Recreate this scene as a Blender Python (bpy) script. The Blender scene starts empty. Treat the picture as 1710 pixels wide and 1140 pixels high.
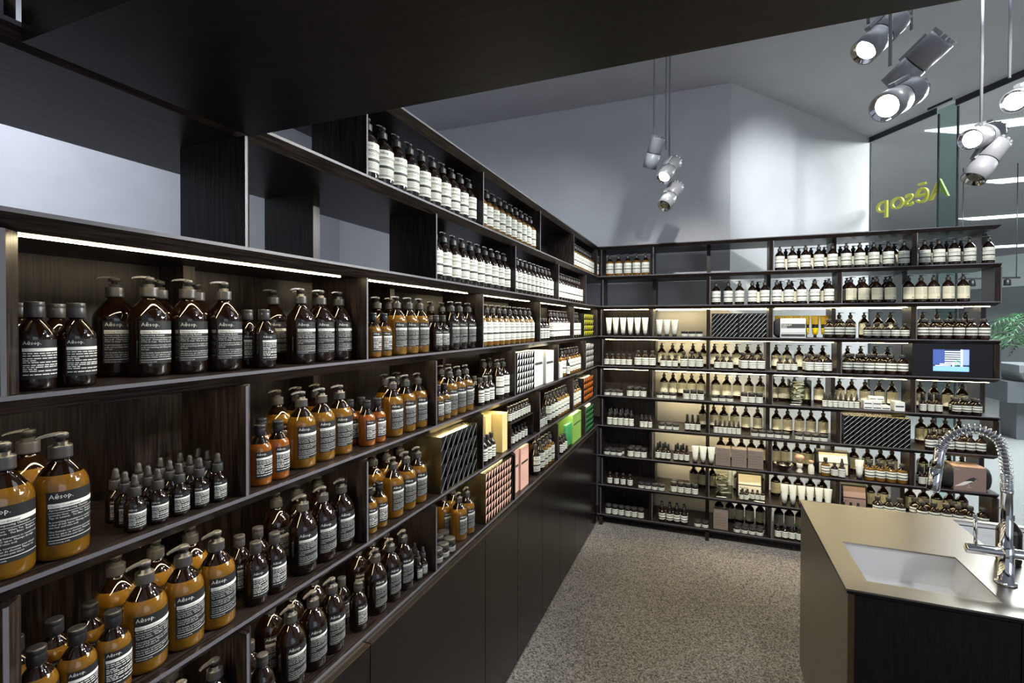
import bpy, math, random
from mathutils import Vector, Matrix
random.seed(7)
S = bpy.context.scene
COL = S.collection
R = math.radians
# ------------------------------------------------------------------ camera, world, exposure
cam_d = bpy.data.cameras.new('camera'); cam = bpy.data.objects.new('camera', cam_d); COL.objects.link(cam)
cam_d.sensor_width = 36; cam_d.lens = 817.85 / 1710 * 36; cam_d.shift_y = -0.01187; cam_d.clip_start = 0.05
yaw, pitch, roll = 0.37938, -0.010597, 0.0020164
cy_, sy_ = math.cos(yaw), math.sin(yaw)
f0, r0, u0 = Vector((-sy_, cy_, 0)), Vector((cy_, sy_, 0)), Vector((0, 0, 1))
f1 = f0 * math.cos(pitch) + u0 * math.sin(pitch); u1 = u0 * math.cos(pitch) - f0 * math.sin(pitch)
r1 = r0 * math.cos(roll) + u1 * math.sin(roll); u2 = u1 * math.cos(roll) - r0 * math.sin(roll)
mw = Matrix((r1, u2, -f1)).transposed().to_4x4(); mw.translation = Vector((0.92652, -4.43053, 1.72475))
cam.matrix_world = mw
S.camera = cam
S.view_settings.view_transform = 'Standard'; S.view_settings.look = 'None'; S.view_settings.gamma = 1
S.view_settings.use_curve_mapping = False
S.view_settings.exposure = 1.0
W = bpy.data.worlds.new('world'); S.world = W; W.use_nodes = True
W.node_tree.nodes['Background'].inputs[0].default_value = (0.62, 0.68, 0.8, 1)
W.node_tree.nodes['Background'].inputs[1].default_value = 0.25

def light(name, kind, loc, energy, color=(1, 1, 1), target=None, **kw):
    d = bpy.data.lights.new(name, kind); d.energy = energy; d.color = color
    for k, v in kw.items(): setattr(d, k, v)
    o = bpy.data.objects.new(name, d); COL.objects.link(o); o.location = loc
    if target is not None:
        o.rotation_euler = (Vector(target) - Vector(loc)).to_track_quat('-Z', 'Y').to_euler()
    return o
COOL = (0.82, 0.89, 1.0)
light('ceiling_area_shop', 'AREA', (1.9, -2.0, 3.85), 6, COOL, (1.9, -2.0, 0), size=1.2)
light('ceiling_area_back', 'AREA', (-2.0, -3.2, 3.8), 38, (0.80, 0.85, 1.0), (-2.6, -3.2, 0), size=1.0)
light('ceiling_area_mall', 'AREA', (6.0, 4.0, 4.6), 700, (0.95, 0.98, 1.0), (6.0, 4.2, 0), size=3.0)
light('mall_side_fill', 'AREA', (4.4, -5.4, 1.9), 14, COOL, (0.6, -1.0, 2.6), size=2.6)  # added unseen fill panel on the open side, lifts ceiling and walls
light('wall_spotlight', 'SPOT', (2.3, -2.2, 3.6), 260, (0.9, 0.92, 1.0), (1.55, 1.05, 2.95), spot_size=R(30), spot_blend=1.0, shadow_soft_size=0.03)
light('track_spotlight_end_unit', 'SPOT', (0.9, -2.9, 3.6), 210, (1.0, 0.98, 0.95), (0.9, 0.0, 1.3), spot_size=R(52), spot_blend=0.7, shadow_soft_size=0.03)
light('track_spotlight_end_unit', 'SPOT', (2.4, -2.7, 3.6), 210, (1.0, 0.98, 0.95), (2.1, 0.0, 1.3), spot_size=R(52), spot_blend=0.7, shadow_soft_size=0.03)
light('track_spotlight_long_unit', 'SPOT', (2.3, -2.5, 3.5), 130, (1.0, 0.98, 0.95), (0.0, -2.9, 1.3), spot_size=R(50), spot_blend=0.7, shadow_soft_size=0.03)
light('track_spotlight_long_unit', 'SPOT', (2.0, -1.6, 3.5), 110, (1.0, 0.98, 0.95), (0.0, -1.3, 1.5), spot_size=R(50), spot_blend=0.7, shadow_soft_size=0.03)
light('basin_fill_spot', 'SPOT', (1.9, -2.9, 3.6), 45, (1.0, 0.99, 0.97), (1.75, -2.15, 0.8), spot_size=R(36), spot_blend=0.7, shadow_soft_size=0.03)  # added fill without a fixture, brightens the white basins
light('track_spotlight_back_wall', 'SPOT', (0.75, -1.3, 3.2), 26, (0.9, 0.95, 1.0), (-0.7, 0.47, 2.35), spot_size=R(62), spot_blend=1.0, shadow_soft_size=0.03)

# ------------------------------------------------------------------ materials
MATS = {}
def mat(name, col, rough=0.5, metal=0.0, emit=None, estr=0.0, alpha=None, coat=0.0, spec=0.5, trans=0.0, ior=1.45):
    m = bpy.data.materials.new(name); m.use_nodes = True
    b = m.node_tree.nodes['Principled BSDF']
    b.inputs['Base Color'].default_value = (*col, 1); b.inputs['Roughness'].default_value = rough
    b.inputs['Metallic'].default_value = metal; b.inputs['Coat Weight'].default_value = coat
    b.inputs['Specular IOR Level'].default_value = spec
    b.inputs['Transmission Weight'].default_value = trans; b.inputs['IOR'].default_value = ior
    if emit: b.inputs['Emission Color'].default_value = (*emit, 1); b.inputs['Emission Strength'].default_value = estr
    MATS[name] = m
    return m
def nodes(m): return m.node_tree.nodes, m.node_tree.links
def textured(name, c0, c1, scale=(1, 1, 1), nscale=8, rough=0.4, metal=0.0, bump=0.0, detail=6, lo=0.35, hi=0.65, spec=0.5, coat=0.0, rrange=None):
    m = mat(name, c0, rough, metal, spec=spec, coat=coat); N, L = nodes(m); b = N['Principled BSDF']
    tc = N.new('ShaderNodeTexCoord'); mp = N.new('ShaderNodeMapping'); mp.inputs['Scale'].default_value = scale
    nz = N.new('ShaderNodeTexNoise'); nz.inputs['Scale'].default_value = nscale; nz.inputs['Detail'].default_value = detail
    cr = N.new('ShaderNodeValToRGB'); cr.color_ramp.elements[0].position = lo; cr.color_ramp.elements[1].position = hi
    cr.color_ramp.elements[0].color = (*c0, 1); cr.color_ramp.elements[1].color = (*c1, 1)
    L.new(tc.outputs['Object'], mp.inputs['Vector']); L.new(mp.outputs['Vector'], nz.inputs['Vector'])
    L.new(nz.outputs['Fac'], cr.inputs['Fac']); L.new(cr.outputs['Color'], b.inputs['Base Color'])
    if bump:
        bp = N.new('ShaderNodeBump'); bp.inputs['Strength'].default_value = bump; bp.inputs['Distance'].default_value = 0.002
        L.new(nz.outputs['Fac'], bp.inputs['Height']); L.new(bp.outputs['Normal'], b.inputs['Normal'])
    if rrange:
        mr = N.new('ShaderNodeMapRange'); mr.inputs['To Min'].default_value, mr.inputs['To Max'].default_value = rrange
        L.new(nz.outputs['Fac'], mr.inputs['Value']); L.new(mr.outputs['Result'], b.inputs['Roughness'])
    return m
WD, WL = (0.0058, 0.0042, 0.0038), (0.040, 0.028, 0.023)
wood_v = textured('dark_wood_upright_grain', WD, WL, (14, 14, 0.7), 14, 0.34, bump=0.25, lo=0.38, hi=0.72, spec=0.35)
wood_y = textured('dark_wood_grain_lengthwise', WD, WL, (14, 0.7, 14), 14, 0.32, bump=0.25, lo=0.38, hi=0.72, spec=0.35)
wood_x = textured('dark_wood_grain_crosswise', WD, WL, (0.7, 14, 14), 14, 0.32, bump=0.25, lo=0.38, hi=0.72, spec=0.35)
lip_m = mat('shelf_edge_banding', (0.095, 0.092, 0.105), 0.45)
black_m = mat('black_lacquer', (0.004, 0.004, 0.0045), 0.4, spec=0.3)
door_m = textured('dark_cabinet_veneer', (0.004, 0.003, 0.003), (0.011, 0.008, 0.0075), (14, 14, 0.7), 14, 0.24, bump=0.06)
led_m = mat('warm_led_strip', (1, 0.9, 0.7), 0.5, emit=(1.0, 0.82, 0.50), estr=34)
led_c = mat('neutral_led_strip', (1, 0.95, 0.9), 0.5, emit=(1.0, 0.80, 0.43), estr=22)
chan_m = mat('led_channel', (0.5, 0.5, 0.5), 0.4, 1.0)
wall_m = textured('white_wall_paint', (0.56, 0.57, 0.58), (0.60, 0.61, 0.62), (1, 1, 1), 3, 0.75)
ceil_m = textured('ceiling_paint', (0.50, 0.50, 0.51), (0.54, 0.54, 0.55), (1, 1, 1), 2, 0.8)
frame_m = mat('grey_frame', (0.05, 0.055, 0.06), 0.4, 0.6)
carpet_m = textured('speckled_loop_carpet', (0.035, 0.034, 0.032), (0.36, 0.335, 0.30), (1, 1, 1), 125, 0.95, bump=0.4, detail=3, lo=0.38, hi=0.62, spec=0.1)
N_, L_ = nodes(carpet_m); nz_ = [n for n in N_ if n.type == 'TEX_NOISE'][0]; nz_.inputs['Roughness'].default_value = 0.75
mall_floor = textured('polished_grey_stone_floor', (0.16, 0.17, 0.17), (0.22, 0.23, 0.23), (1, 1, 1), 40, 0.3)
dark_glass = mat('brown_glass', (0.0075, 0.0032, 0.0016), 0.05, coat=0.4)
brown_glass = mat('brown_glass_lit', (0.013, 0.0045, 0.0016), 0.05, coat=0.4)
amber = mat('amber_cream_in_glass', (0.135, 0.062, 0.005), 0.07, coat=0.5)
redamber = mat('orange_gel_in_glass', (0.19, 0.056, 0.006), 0.07, coat=0.5)
capb = mat('charcoal_cap_plastic', (0.036, 0.034, 0.032), 0.4)
capk = mat('black_cap_plastic', (0.012, 0.012, 0.013), 0.35)
lab_k = mat('charcoal_label', (0.016, 0.0165, 0.018), 0.5, spec=0.3)
lab_w = mat('label_print_white', (0.72, 0.72, 0.66), 0.5)
lab_c = mat('cream_label', (0.74, 0.76, 0.66), 0.5)
lab_g = mat('label_band_grey', (0.03, 0.03, 0.029), 0.5)
lab_t = mat('label_fine_text_grey', (0.24, 0.245, 0.215), 0.5)
lab_p = mat('kraft_cream_label', (0.72, 0.69, 0.50), 0.55)
steel_m = textured('brushed_steel', (0.29, 0.275, 0.245), (0.31, 0.295, 0.265), (0.5, 22, 22), 8, 0.3, 1.0, rrange=(0.27, 0.33))
clad_m = textured('brushed_bronze_cladding', (0.26, 0.235, 0.21), (0.31, 0.285, 0.255), (2, 2, 60), 8, 0.40, 0.85)
chrome = mat('chrome', (0.72, 0.72, 0.74), 0.06, 1.0)
ceramic = mat('white_ceramic', (0.72, 0.72, 0.72), 0.12, coat=0.5)
brass = textured('tarnished_brass', (0.10, 0.085, 0.045), (0.34, 0.30, 0.17), (1, 1, 1), 9, 0.24, 0.9)
lampw = mat('grey_lamp_enamel', (0.24, 0.245, 0.26), 0.35)
lamplit = mat('lamp_lens', (1, 1, 1), 0.3, emit=(1.0, 0.98, 0.92), estr=60)
lampoff = mat('lamp_reflector', (0.3, 0.3, 0.3), 0.2, 0.8)
def glassy(name, tint, gloss=0.12):
    m = bpy.data.materials.new(name); m.use_nodes = True; N, L = nodes(m); N.remove(N['Principled BSDF'])
    t = N.new('ShaderNodeBsdfTransparent'); t.inputs[0].default_value = (*tint, 1)
    g = N.new('ShaderNodeBsdfGlossy'); g.inputs['Roughness'].default_value = 0.02
    fr = N.new('ShaderNodeFresnel'); fr.inputs[0].default_value = 1.25
    mx = N.new('ShaderNodeMixShader'); L.new(fr.outputs[0], mx.inputs[0]); L.new(t.outputs[0], mx.inputs[1]); L.new(g.outputs[0], mx.inputs[2])
    L.new(mx.outputs[0], N['Material Output'].inputs['Surface']); return m
pane_m = glassy('storefront_glass', (0.93, 0.95, 0.945), 0.3)
pane_g = glassy('greenish_storefront_glass', (0.72, 0.84, 0.82), 0.3)
jar_m = glassy('clear_glass', (0.93, 0.94, 0.90), 0.4)

# ------------------------------------------------------------------ mesh helpers
class MB:
    def __init__(s): s.v = []; s.f = []; s.m = []; s.sm = []
    def add(s, vs, fs, mi=0, smooth=False):
        o = len(s.v); s.v += [tuple(v) for v in vs]
        for f in fs: s.f.append(tuple(i + o for i in f)); s.m.append(mi); s.sm.append(smooth)
        return s
    def box(s, x0, x1, y0, y1, z0, z1, mi=0):
        return s.add([(x0, y0, z0), (x1, y0, z0), (x1, y1, z0), (x0, y1, z0), (x0, y0, z1), (x1, y0, z1), (x1, y1, z1), (x0, y1, z1)],
                     [(0, 3, 2, 1), (4, 5, 6, 7), (0, 1, 5, 4), (1, 2, 6, 5), (2, 3, 7, 6), (3, 0, 4, 7)], mi)
    def loft(s, loops, mi=0, smooth=False, cap=True):
        n = len(loops[0]); vs = [p for l in loops for p in l]; fs = []
        for k in range(len(loops) - 1):
            for i in range(n): j = (i + 1) % n; fs.append((k * n + i, k * n + j, (k + 1) * n + j, (k + 1) * n + i))
        if cap: fs.append(tuple(reversed(range(n)))); fs.append(tuple(range((len(loops) - 1) * n, len(loops) * n)))
        return s.add(vs, fs, mi, smooth)
    def prism(s, pts, axis, a, b, mi=0):
        def P(p, t): return (t, p[0], p[1]) if axis == 'x' else ((p[0], t, p[1]) if axis == 'y' else (p[0], p[1], t))
        return s.loft([[P(p, a) for p in pts], [P(p, b) for p in pts]], mi)
    def lathe(s, prof, seg=20, mi=0, c=(0, 0, 0), mis=None, cap=True):
        vs = []; fs = []
        for (r, z) in prof:
            for i in range(seg): a = 2 * math.pi * i / seg; vs.append((c[0] + r * math.cos(a), c[1] + r * math.sin(a), c[2] + z))
        for k in range(len(prof) - 1):
            q = [(k * seg + i, k * seg + (i + 1) % seg, (k + 1) * seg + (i + 1) % seg, (k + 1) * seg + i) for i in range(seg)]
            s.add([], [], 0); o = len(s.v)
            fs.append((q, mis[k] if mis else mi))
        o = len(s.v); s.v += vs
        for q, m_ in fs:
            for f in q: s.f.append(tuple(i + o for i in f)); s.m.append(m_); s.sm.append(True)
        if cap:
            s.f.append(tuple(o + i for i in reversed(range(seg)))); s.m.append(mis[0] if mis else mi); s.sm.append(False)
            k = (len(prof) - 1) * seg; s.f.append(tuple(o + k + i for i in range(seg))); s.m.append(mis[-1] if mis else mi); s.sm.append(False)
        return s
    def tube(s, pts, r, seg=8, mi=0, closed=False):
        pts = [Vector(p) for p in pts]; rs = r if isinstance(r, (list, tuple)) else [r] * len(pts); loops = []; up = None
        for i, p in enumerate(pts):
            t = (pts[min(i + 1, len(pts) - 1)] - pts[max(i - 1, 0)]).normalized()
            if up is None: up = Vector((0, 0, 1)) if abs(t.z) < 0.9 else Vector((1, 0, 0))
            a = t.cross(up).normalized(); up = a.cross(t).normalized()
            loops.append([p + (a * math.cos(2 * math.pi * k / seg) + up * math.sin(2 * math.pi * k / seg)) * rs[i] for k in range(seg)])
        return s.loft(loops, mi, True)
    def mesh(s, name, mats):
        me = bpy.data.meshes.new(name); me.from_pydata(s.v, [], s.f)
        for m in (mats if isinstance(mats, (list, tuple)) else [mats]): me.materials.append(m)
        me.polygons.foreach_set('material_index', s.m); me.polygons.foreach_set('use_smooth', s.sm); me.update(); return me
    def build(s, name, mats, parent=None, loc=None): return link(name, s.mesh(name, mats), parent, loc)
def link(name, me, parent=None, loc=None):
    o = bpy.data.objects.new(name, me); COL.objects.link(o)
    if parent is not None: o.parent = parent
    if loc is not None: o.location = loc
    return o
def empty(name, loc=(0, 0, 0), rz=0.0):
    o = bpy.data.objects.new(name, None); COL.objects.link(o); o.location = loc; o.rotation_euler[2] = rz; o.empty_display_size = 0.05; return o
def tag(o, label=None, cat=None, group=None, kind=None):
    if label: o['label'] = label
    if cat: o['category'] = cat
    if group: o['group'] = group
    if kind: o['kind'] = kind
    return o
def copy_tree(o, parent=None):
    c = o.copy(); COL.objects.link(c); c.parent = parent
    for ch in list(o.children): copy_tree(ch, c)
    return c
_tc = {}
def text_mesh(txt, size, extrude=0.0, align='LEFT', res=1, shear=0.0):
    key = (txt, size, extrude, align)
    if key in _tc: return _tc[key]
    cu = bpy.data.curves.new('t', 'FONT'); cu.body = txt; cu.size = size; cu.extrude = extrude; cu.align_x = align; cu.resolution_u = res
    o = bpy.data.objects.new('t', cu); COL.objects.link(o); bpy.context.view_layer.update()
    me = bpy.data.meshes.new_from_object(o.evaluated_get(bpy.context.evaluated_depsgraph_get()))
    r = ([tuple(v.co) for v in me.vertices], [tuple(p.vertices) for p in me.polygons])
    bpy.data.objects.remove(o); bpy.data.curves.remove(cu); bpy.data.meshes.remove(me); _tc[key] = r; return r
P = 0.27
def Z(n): return (9 - n) * P
FLOOR = -0.10; CEIL = 3.925
# ------------------------------------------------------------------ room
def struct(o): return tag(o, kind='structure')
struct(MB().box(-3.45, 3.2, -6.4, 2.6, FLOOR - 0.05, FLOOR).build('floor', carpet_m))
g0 = Vector((2.699, 2.508)); gd = Vector((0.493, -0.870)).normalized(); gn = Vector((0.870, 0.493)).normalized()
def gp(s, off=0.0): q = g0 + gd * s + gn * off; return (q.x, q.y)
# shop ceiling stops at the glass line
pts = [(-3.45, -6.4), gp(9.9)[:2], gp(0), (2.66, 2.6), (-3.45, 2.6)]
struct(MB().prism(pts, 'z', CEIL, CEIL + 0.08).build('ceiling', ceil_m))
struct(MB().box(-3.45, -3.35, -6.4, 2.6, FLOOR, CEIL).build('wall_left', wall_m))
struct(MB().box(-3.35, 1.116, 0.47, 0.57, FLOOR, CEIL).build('wall_back', wall_m))
c0, c1 = Vector((1.116, 0.47)), Vector((2.690, 2.50)); nn = Vector((c1.y - c0.y, -(c1.x - c0.x))).normalized() * -0.1
struct(MB().prism([tuple(c0), tuple(c1), tuple(c1 + nn), tuple(c0 + nn)], 'z', FLOOR, CEIL).build('wall_angled', wall_m))
# glass storefront: two leaves, second one set forward, with a return pane between them
def pane(name, s0, s1, o0, o1, z0, z1, m, parent):
    a, b = gp(s0, o0), gp(s1, o1); d = Vector((b[0] - a[0], b[1] - a[1])).normalized(); n = Vector((d.y, -d.x)) * 0.006
    p = [(a[0] - n.x, a[1] - n.y), (b[0] - n.x, b[1] - n.y), (b[0] + n.x, b[1] + n.y), (a[0] + n.x, a[1] + n.y)]
    return MB().prism(p, 'z', z0, z1).build(name, m, parent)
win = empty('window_1', (0, 0, 0)); struct(win)
pane('pane', 0.0, 0.80, 0, 0, FLOOR, CEIL - 0.06, pane_m, win)
pane('pane', 0.80, 0.99, 0.0, 0.0, FLOOR, CEIL - 0.02, pane_g, win)
pane('pane', 0.99, 5.0, 0, 0, FLOOR, CEIL - 0.06, pane_m, win)
for s in (0.0, 0.80, 0.99):
    pane('mullion', s - 0.008, s + 0.008, 0.007, 0.007, FLOOR, CEIL - 0.06, frame_m, win)
pane('head_rail', -0.03, 0.80, -0.02, -0.02, CEIL - 0.06, CEIL, frame_m, win)
pane('head_rail', 0.78, 1.02, -0.10, -0.10, CEIL - 0.02, CEIL, frame_m, win)
pane('head_rail', 0.99, 5.0, -0.02, -0.02, CEIL - 0.06, CEIL, frame_m, win)
# ------------------------------------------------------------------ shelving
def board_left(n, y0, y1):
    z = Z(n); m = MB()
    L = [[(0, z), (-0.41, z)], [(0, z - 0.006), (-0.41, z - 0.006)], [(-0.024, z - 0.030), (-0.41, z - 0.030)]]
    m.loft([[(a[0], y0, a[1]), (a[0], y1, a[1]), (b[0], y1, b[1]), (b[0], y0, b[1])] for a, b in L])
    return m, z
def lip(m, x0, x1, y0, y1, z0, z1): m.box(x0, x1, y0, y1, z0, z1, 1)
left = empty('shelving_unit', (-0.2, -2.0, FLOOR))
tag(left, 'long dark wood shelving unit with lit bays running over the cabinet doors', 'shelving')
far = empty('shelving_unit', (1.4, 0.2, FLOOR))
tag(far, 'dark wood shelving unit standing across the end of the shop', 'shelving')
def rel(o, parent):
    o.parent = parent; o.matrix_parent_inverse = Matrix.Translation(-parent.location); return o
Y0, XR = -4.95, 2.83
for n in range(0, 7):
    m, z = board_left(n, Y0, 0.41); lip(m, -0.001, 0.0012, Y0, 0.0, z - 0.0065, z + 0.0004)
    rel(m.build('shelf', [wood_y, lip_m]), left)
for n in range(0, 10):
    z = Z(n); m = MB()
    m.loft([[(0.002, 0, z), (XR, 0, z), (XR, 0.41, z), (0.002, 0.41, z)],
            [(0.001, 0, z - 0.006), (XR, 0, z - 0.006), (XR, 0.41, z - 0.006), (0.001, 0.41, z - 0.006)],
            [(0.001, 0.024, z - 0.030), (XR - 0.024 * (n % 2 == 0), 0.024, z - 0.030), (XR - 0.024 * (n % 2 == 0), 0.41, z - 0.030), (0.001, 0.41, z - 0.030)]])
    lip(m, 0.003, XR, -0.0012, 0.001, z - 0.0065, z + 0.0004)
    rel(m.build('shelf', [wood_x, lip_m]), far)
EV = [-4.05, -3.25, -2.45, -1.65, -0.86, -0.03]; OD = [-4.45, -3.655, -2.855, -2.055, -1.26, -0.465]
BE = [0.036, 0.49, 1.42, 2.354]; BO = [0.05, 0.95, 1.889, 2.83]
E_ = 0.0006
for r in range(0, 6):
    zt, zb = Z(r) - 0.030 - E_, Z(r + 1) + E_
    for D in (EV if r % 2 == 0 else OD):
        m = MB().prism([(0, D - 0.007), (0, D), (-0.022, D + 0.023), (-0.204, D + 0.023), (-0.204, D - 0.007)], 'z', zb, zt, 0)
        m.box(-0.0008, 0.0012, D - 0.0068, D - 0.0002, zb, zt, 1)
        rel(m.build('upright', [wood_v, lip_m]), left)
    for D in (OD if r % 2 == 0 else EV):
        x0 = -0.408 if r < 2 else -0.29
        rel(MB().box(x0, -0.206, D, D + 0.028, zb, zt).build('rear_upright', wood_v), left)
    if r >= 2: rel(MB().box(-0.315, -0.292, Y0, 0.40, zb, zt).build('back_panel', wood_v), left)
for r in range(0, 9):
    zt, zb = Z(r) - 0.030 - E_, Z(r + 1) + E_
    for D in (BE if r % 2 == 0 else BO):
        m = MB().prism([(D - 0.007, 0), (D, 0), (D, 0.204), (D - 0.030, 0.204), (D - 0.030, 0.022)], 'z', zb, zt, 0)
        m.box(D - 0.0068, D - 0.0002, -0.0012, 0.0008, zb, zt, 1)
        rel(m.build('upright', [wood_v, lip_m]), far)
    for D in ((BO if r % 2 == 0 else BE)[1:]):
        rel(MB().box(D - 0.03, D, 0.206, 0.408, zb, zt).build('rear_upright', wood_v), far)
    if r >= 2: rel(MB().box(0.002, 0.458, 0.207, 0.222, zb, zt).build('back_panel', wood_v), far)
for x in (0.05, 0.95, 1.889, 2.80): rel(MB().box(x - 0.03, x, 0.0, 0.40, FLOOR, -0.031).build('foot', wood_v), far)
# LED strips under the boards
def bays(D, lo, hi): e = [lo] + [d for d in D if lo < d < hi] + [hi]; return list(zip(e[:-1], e[1:]))
for n in (2, 3, 4, 5):
    zt = Z(n) - 0.0302
    for a, b in bays(EV if n % 2 == 0 else OD, -4.85, 0.0):
        if b - a < 0.06: continue
        a2, b2 = a + 0.03, b - 0.06
        if b > -0.05: b2 = b - 0.08
        m = MB().box(-0.058, -0.046, a2, b2, zt - 0.0008, zt, 0).box(-0.055, -0.0485, a2, b2, zt - 0.0022, zt - 0.0008, 1)
        rel(m.build('led_strip', [chan_m, led_m]), left)
for n in (2, 3, 4, 5, 6, 7):
    zt = Z(n) - 0.0302
    for a, b in bays(BE if n % 2 == 0 else BO, 0.0, 2.83):
        if b - a < 0.08: continue
        if n > 4 and a < 0.3: continue
        if n == 3 and b > 2.5: b = 2.36
        m = MB().box(a + 0.012, b - 0.045, 0.036, 0.048, zt - (0.002 if n < 3 else 0.0012 if n < 5 else 0.0004), zt, 0).box(a + 0.014, b - 0.047, 0.037, 0.047, zt - (0.0045 if n < 3 else 0.0028 if n < 5 else 0.0008), zt - (0.002 if n < 3 else 0.0012 if n < 5 else 0.0004), 1)
        rel(m.build('led_strip', [chan_m, led_c]), far)
for n in (2, 3, 4, 5, 6, 7):
    zt = Z(n) - 0.0302
    for a, b in bays(BO if n % 2 == 0 else BE, 0.49, 2.80):
        if b - a < 0.08: continue
        rel(MB().box(a + 0.004, b - 0.036, 0.378, 0.392, zt - 0.001, zt, 0).box(a + 0.005, b - 0.037, 0.380, 0.390, zt - 0.0026, zt - 0.001, 1).build('led_strip', [chan_m, led_c]), far)
# bridging shelf overhead
br = MB().box(0.002, 2.75, -4.031, -3.648, 2.1315, 2.192).build('overhead_bridge', textured('near_black_beam_veneer', (0.0035, 0.0028, 0.0026), (0.018, 0.013, 0.011), (0.7, 14, 14), 14, 0.4, bump=0.15, lo=0.38, hi=0.75))
tag(br, 'deep dark wood beam crossing overhead from the long shelving unit', 'beam')
# base cabinets below the long unit
DE = [-4.95, -4.46, -4.05, -3.236, -2.417, -2.007, -1.588, -1.19, -0.79, -0.40, -0.01]
zt = Z(6) - 0.0305
trim_metal = mat('bronze_edge_trim', (0.30, 0.24, 0.18), 0.25, 0.9)
base = empty('base_cabinet', (-0.2, -2.4, FLOOR)); tag(base, 'black veneer base cabinet with flush doors under the long shelving unit', 'cabinet')
rel(MB().box(-0.40, -0.030, -4.95, 0.0, FLOOR + 0.02, zt - 0.012).build('carcass', black_m), base)
rel(MB().box(-0.40, -0.045, -4.95, 0.0, FLOOR, FLOOR + 0.02).build('plinth', black_m), base)
for a, b in zip(DE[:-1], DE[1:]):
    rel(MB().box(-0.0295, -0.004, a + 0.002, b - 0.002, FLOOR + 0.021, zt - 0.014).build('door', door_m), base)
    rel(MB().box(-0.026, -0.002, a + 0.002, b - 0.002, zt - 0.0138, zt - 0.0105).build('door_edge_trim', trim_metal), base)
rel(MB().box(-0.40, -0.026, -4.95, 0.0, zt - 0.010, zt - 0.0005).build('shadow_gap', black_m), base)
# screen box in the far unit
zb, zt = Z(4) + 0.0008, Z(3) - 0.031
tv = empty('display_screen', (2.59, 0.06, zb)); tag(tv, 'small video screen in a black surround showing a shop interior', 'screen')
def front_frame(x0, x1, z0, z1, a0, a1, b0, b1, y0, y1):
    return MB().box(x0, a0, y0, y1, z0, z1).box(a1, x1, y0, y1, z0, z1).box(a0, a1, y0, y1, z0, b0).box(a0, a1, y0, y1, b1, z1)
rel(MB().box(2.326, 2.354, 0.0, 0.204, zb, zt).box(2.3545, 2.799, 0.19, 0.204, zb, zt).build('box_side', black_m), tv)
rel(front_frame(2.356, 2.798, zb, zt, 2.458, 2.668, Z(4) + 0.04, Z(4) + 0.198, 0.026, 0.04).build('surround', black_m), tv)
def emis(name, c, s=1.0): return mat(name, (0.01, 0.01, 0.01), 0.3, emit=c, estr=s)
sc = MB(); x0, x1, z0, z1 = 2.458, 2.668, Z(4) + 0.04, Z(4) + 0.198
sc.box(x0, x1, 0.034, 0.038, z0, z1, 0)
def sq(u0, u1, v0, v1, mi): sc.box(x0 + (x1 - x0) * u0, x0 + (x1 - x0) * u1, 0.0328, 0.034, z0 + (z1 - z0) * v0, z0 + (z1 - z0) * v1, mi)
sq(0, 0.33, 0.3, 1, 1); sq(0.02, 1, 0.0, 0.22, 2); sq(0.77, 0.83, 0.22, 1, 3); sq(0.83, 1, 0.3, 1, 4)
for k in range(6): sq(0.34, 0.76, 0.38 + k * 0.1, 0.38 + k * 0.1 + 0.045, 3)
sq(0.2, 0.76, 0.30, 0.35, 3); sq(0.08, 0.5, 0.235, 0.27, 3); sq(0.55, 0.60, 0.22, 0.42, 3)
for k in range(7): sq(0.62 + 0.04 * (k % 4), 0.68 + 0.04 * (k % 4), 0.25 + k * 0.045, 0.29 + k * 0.045, 5)
rel(sc.build('picture', [emis('screen_dark', (0.02, 0.03, 0.07), 1), emis('screen_blue', (0.03, 0.06, 0.22), 1.2), emis('screen_floor', (0.14, 0.3, 0.75), 1.4), emis('screen_white', (0.6, 0.72, 1.0), 1.4), emis('screen_violet', (0.16, 0.22, 0.9), 1.4), emis('screen_green', (0.02, 0.3, 0.06), 1.0)]), tv)
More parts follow.
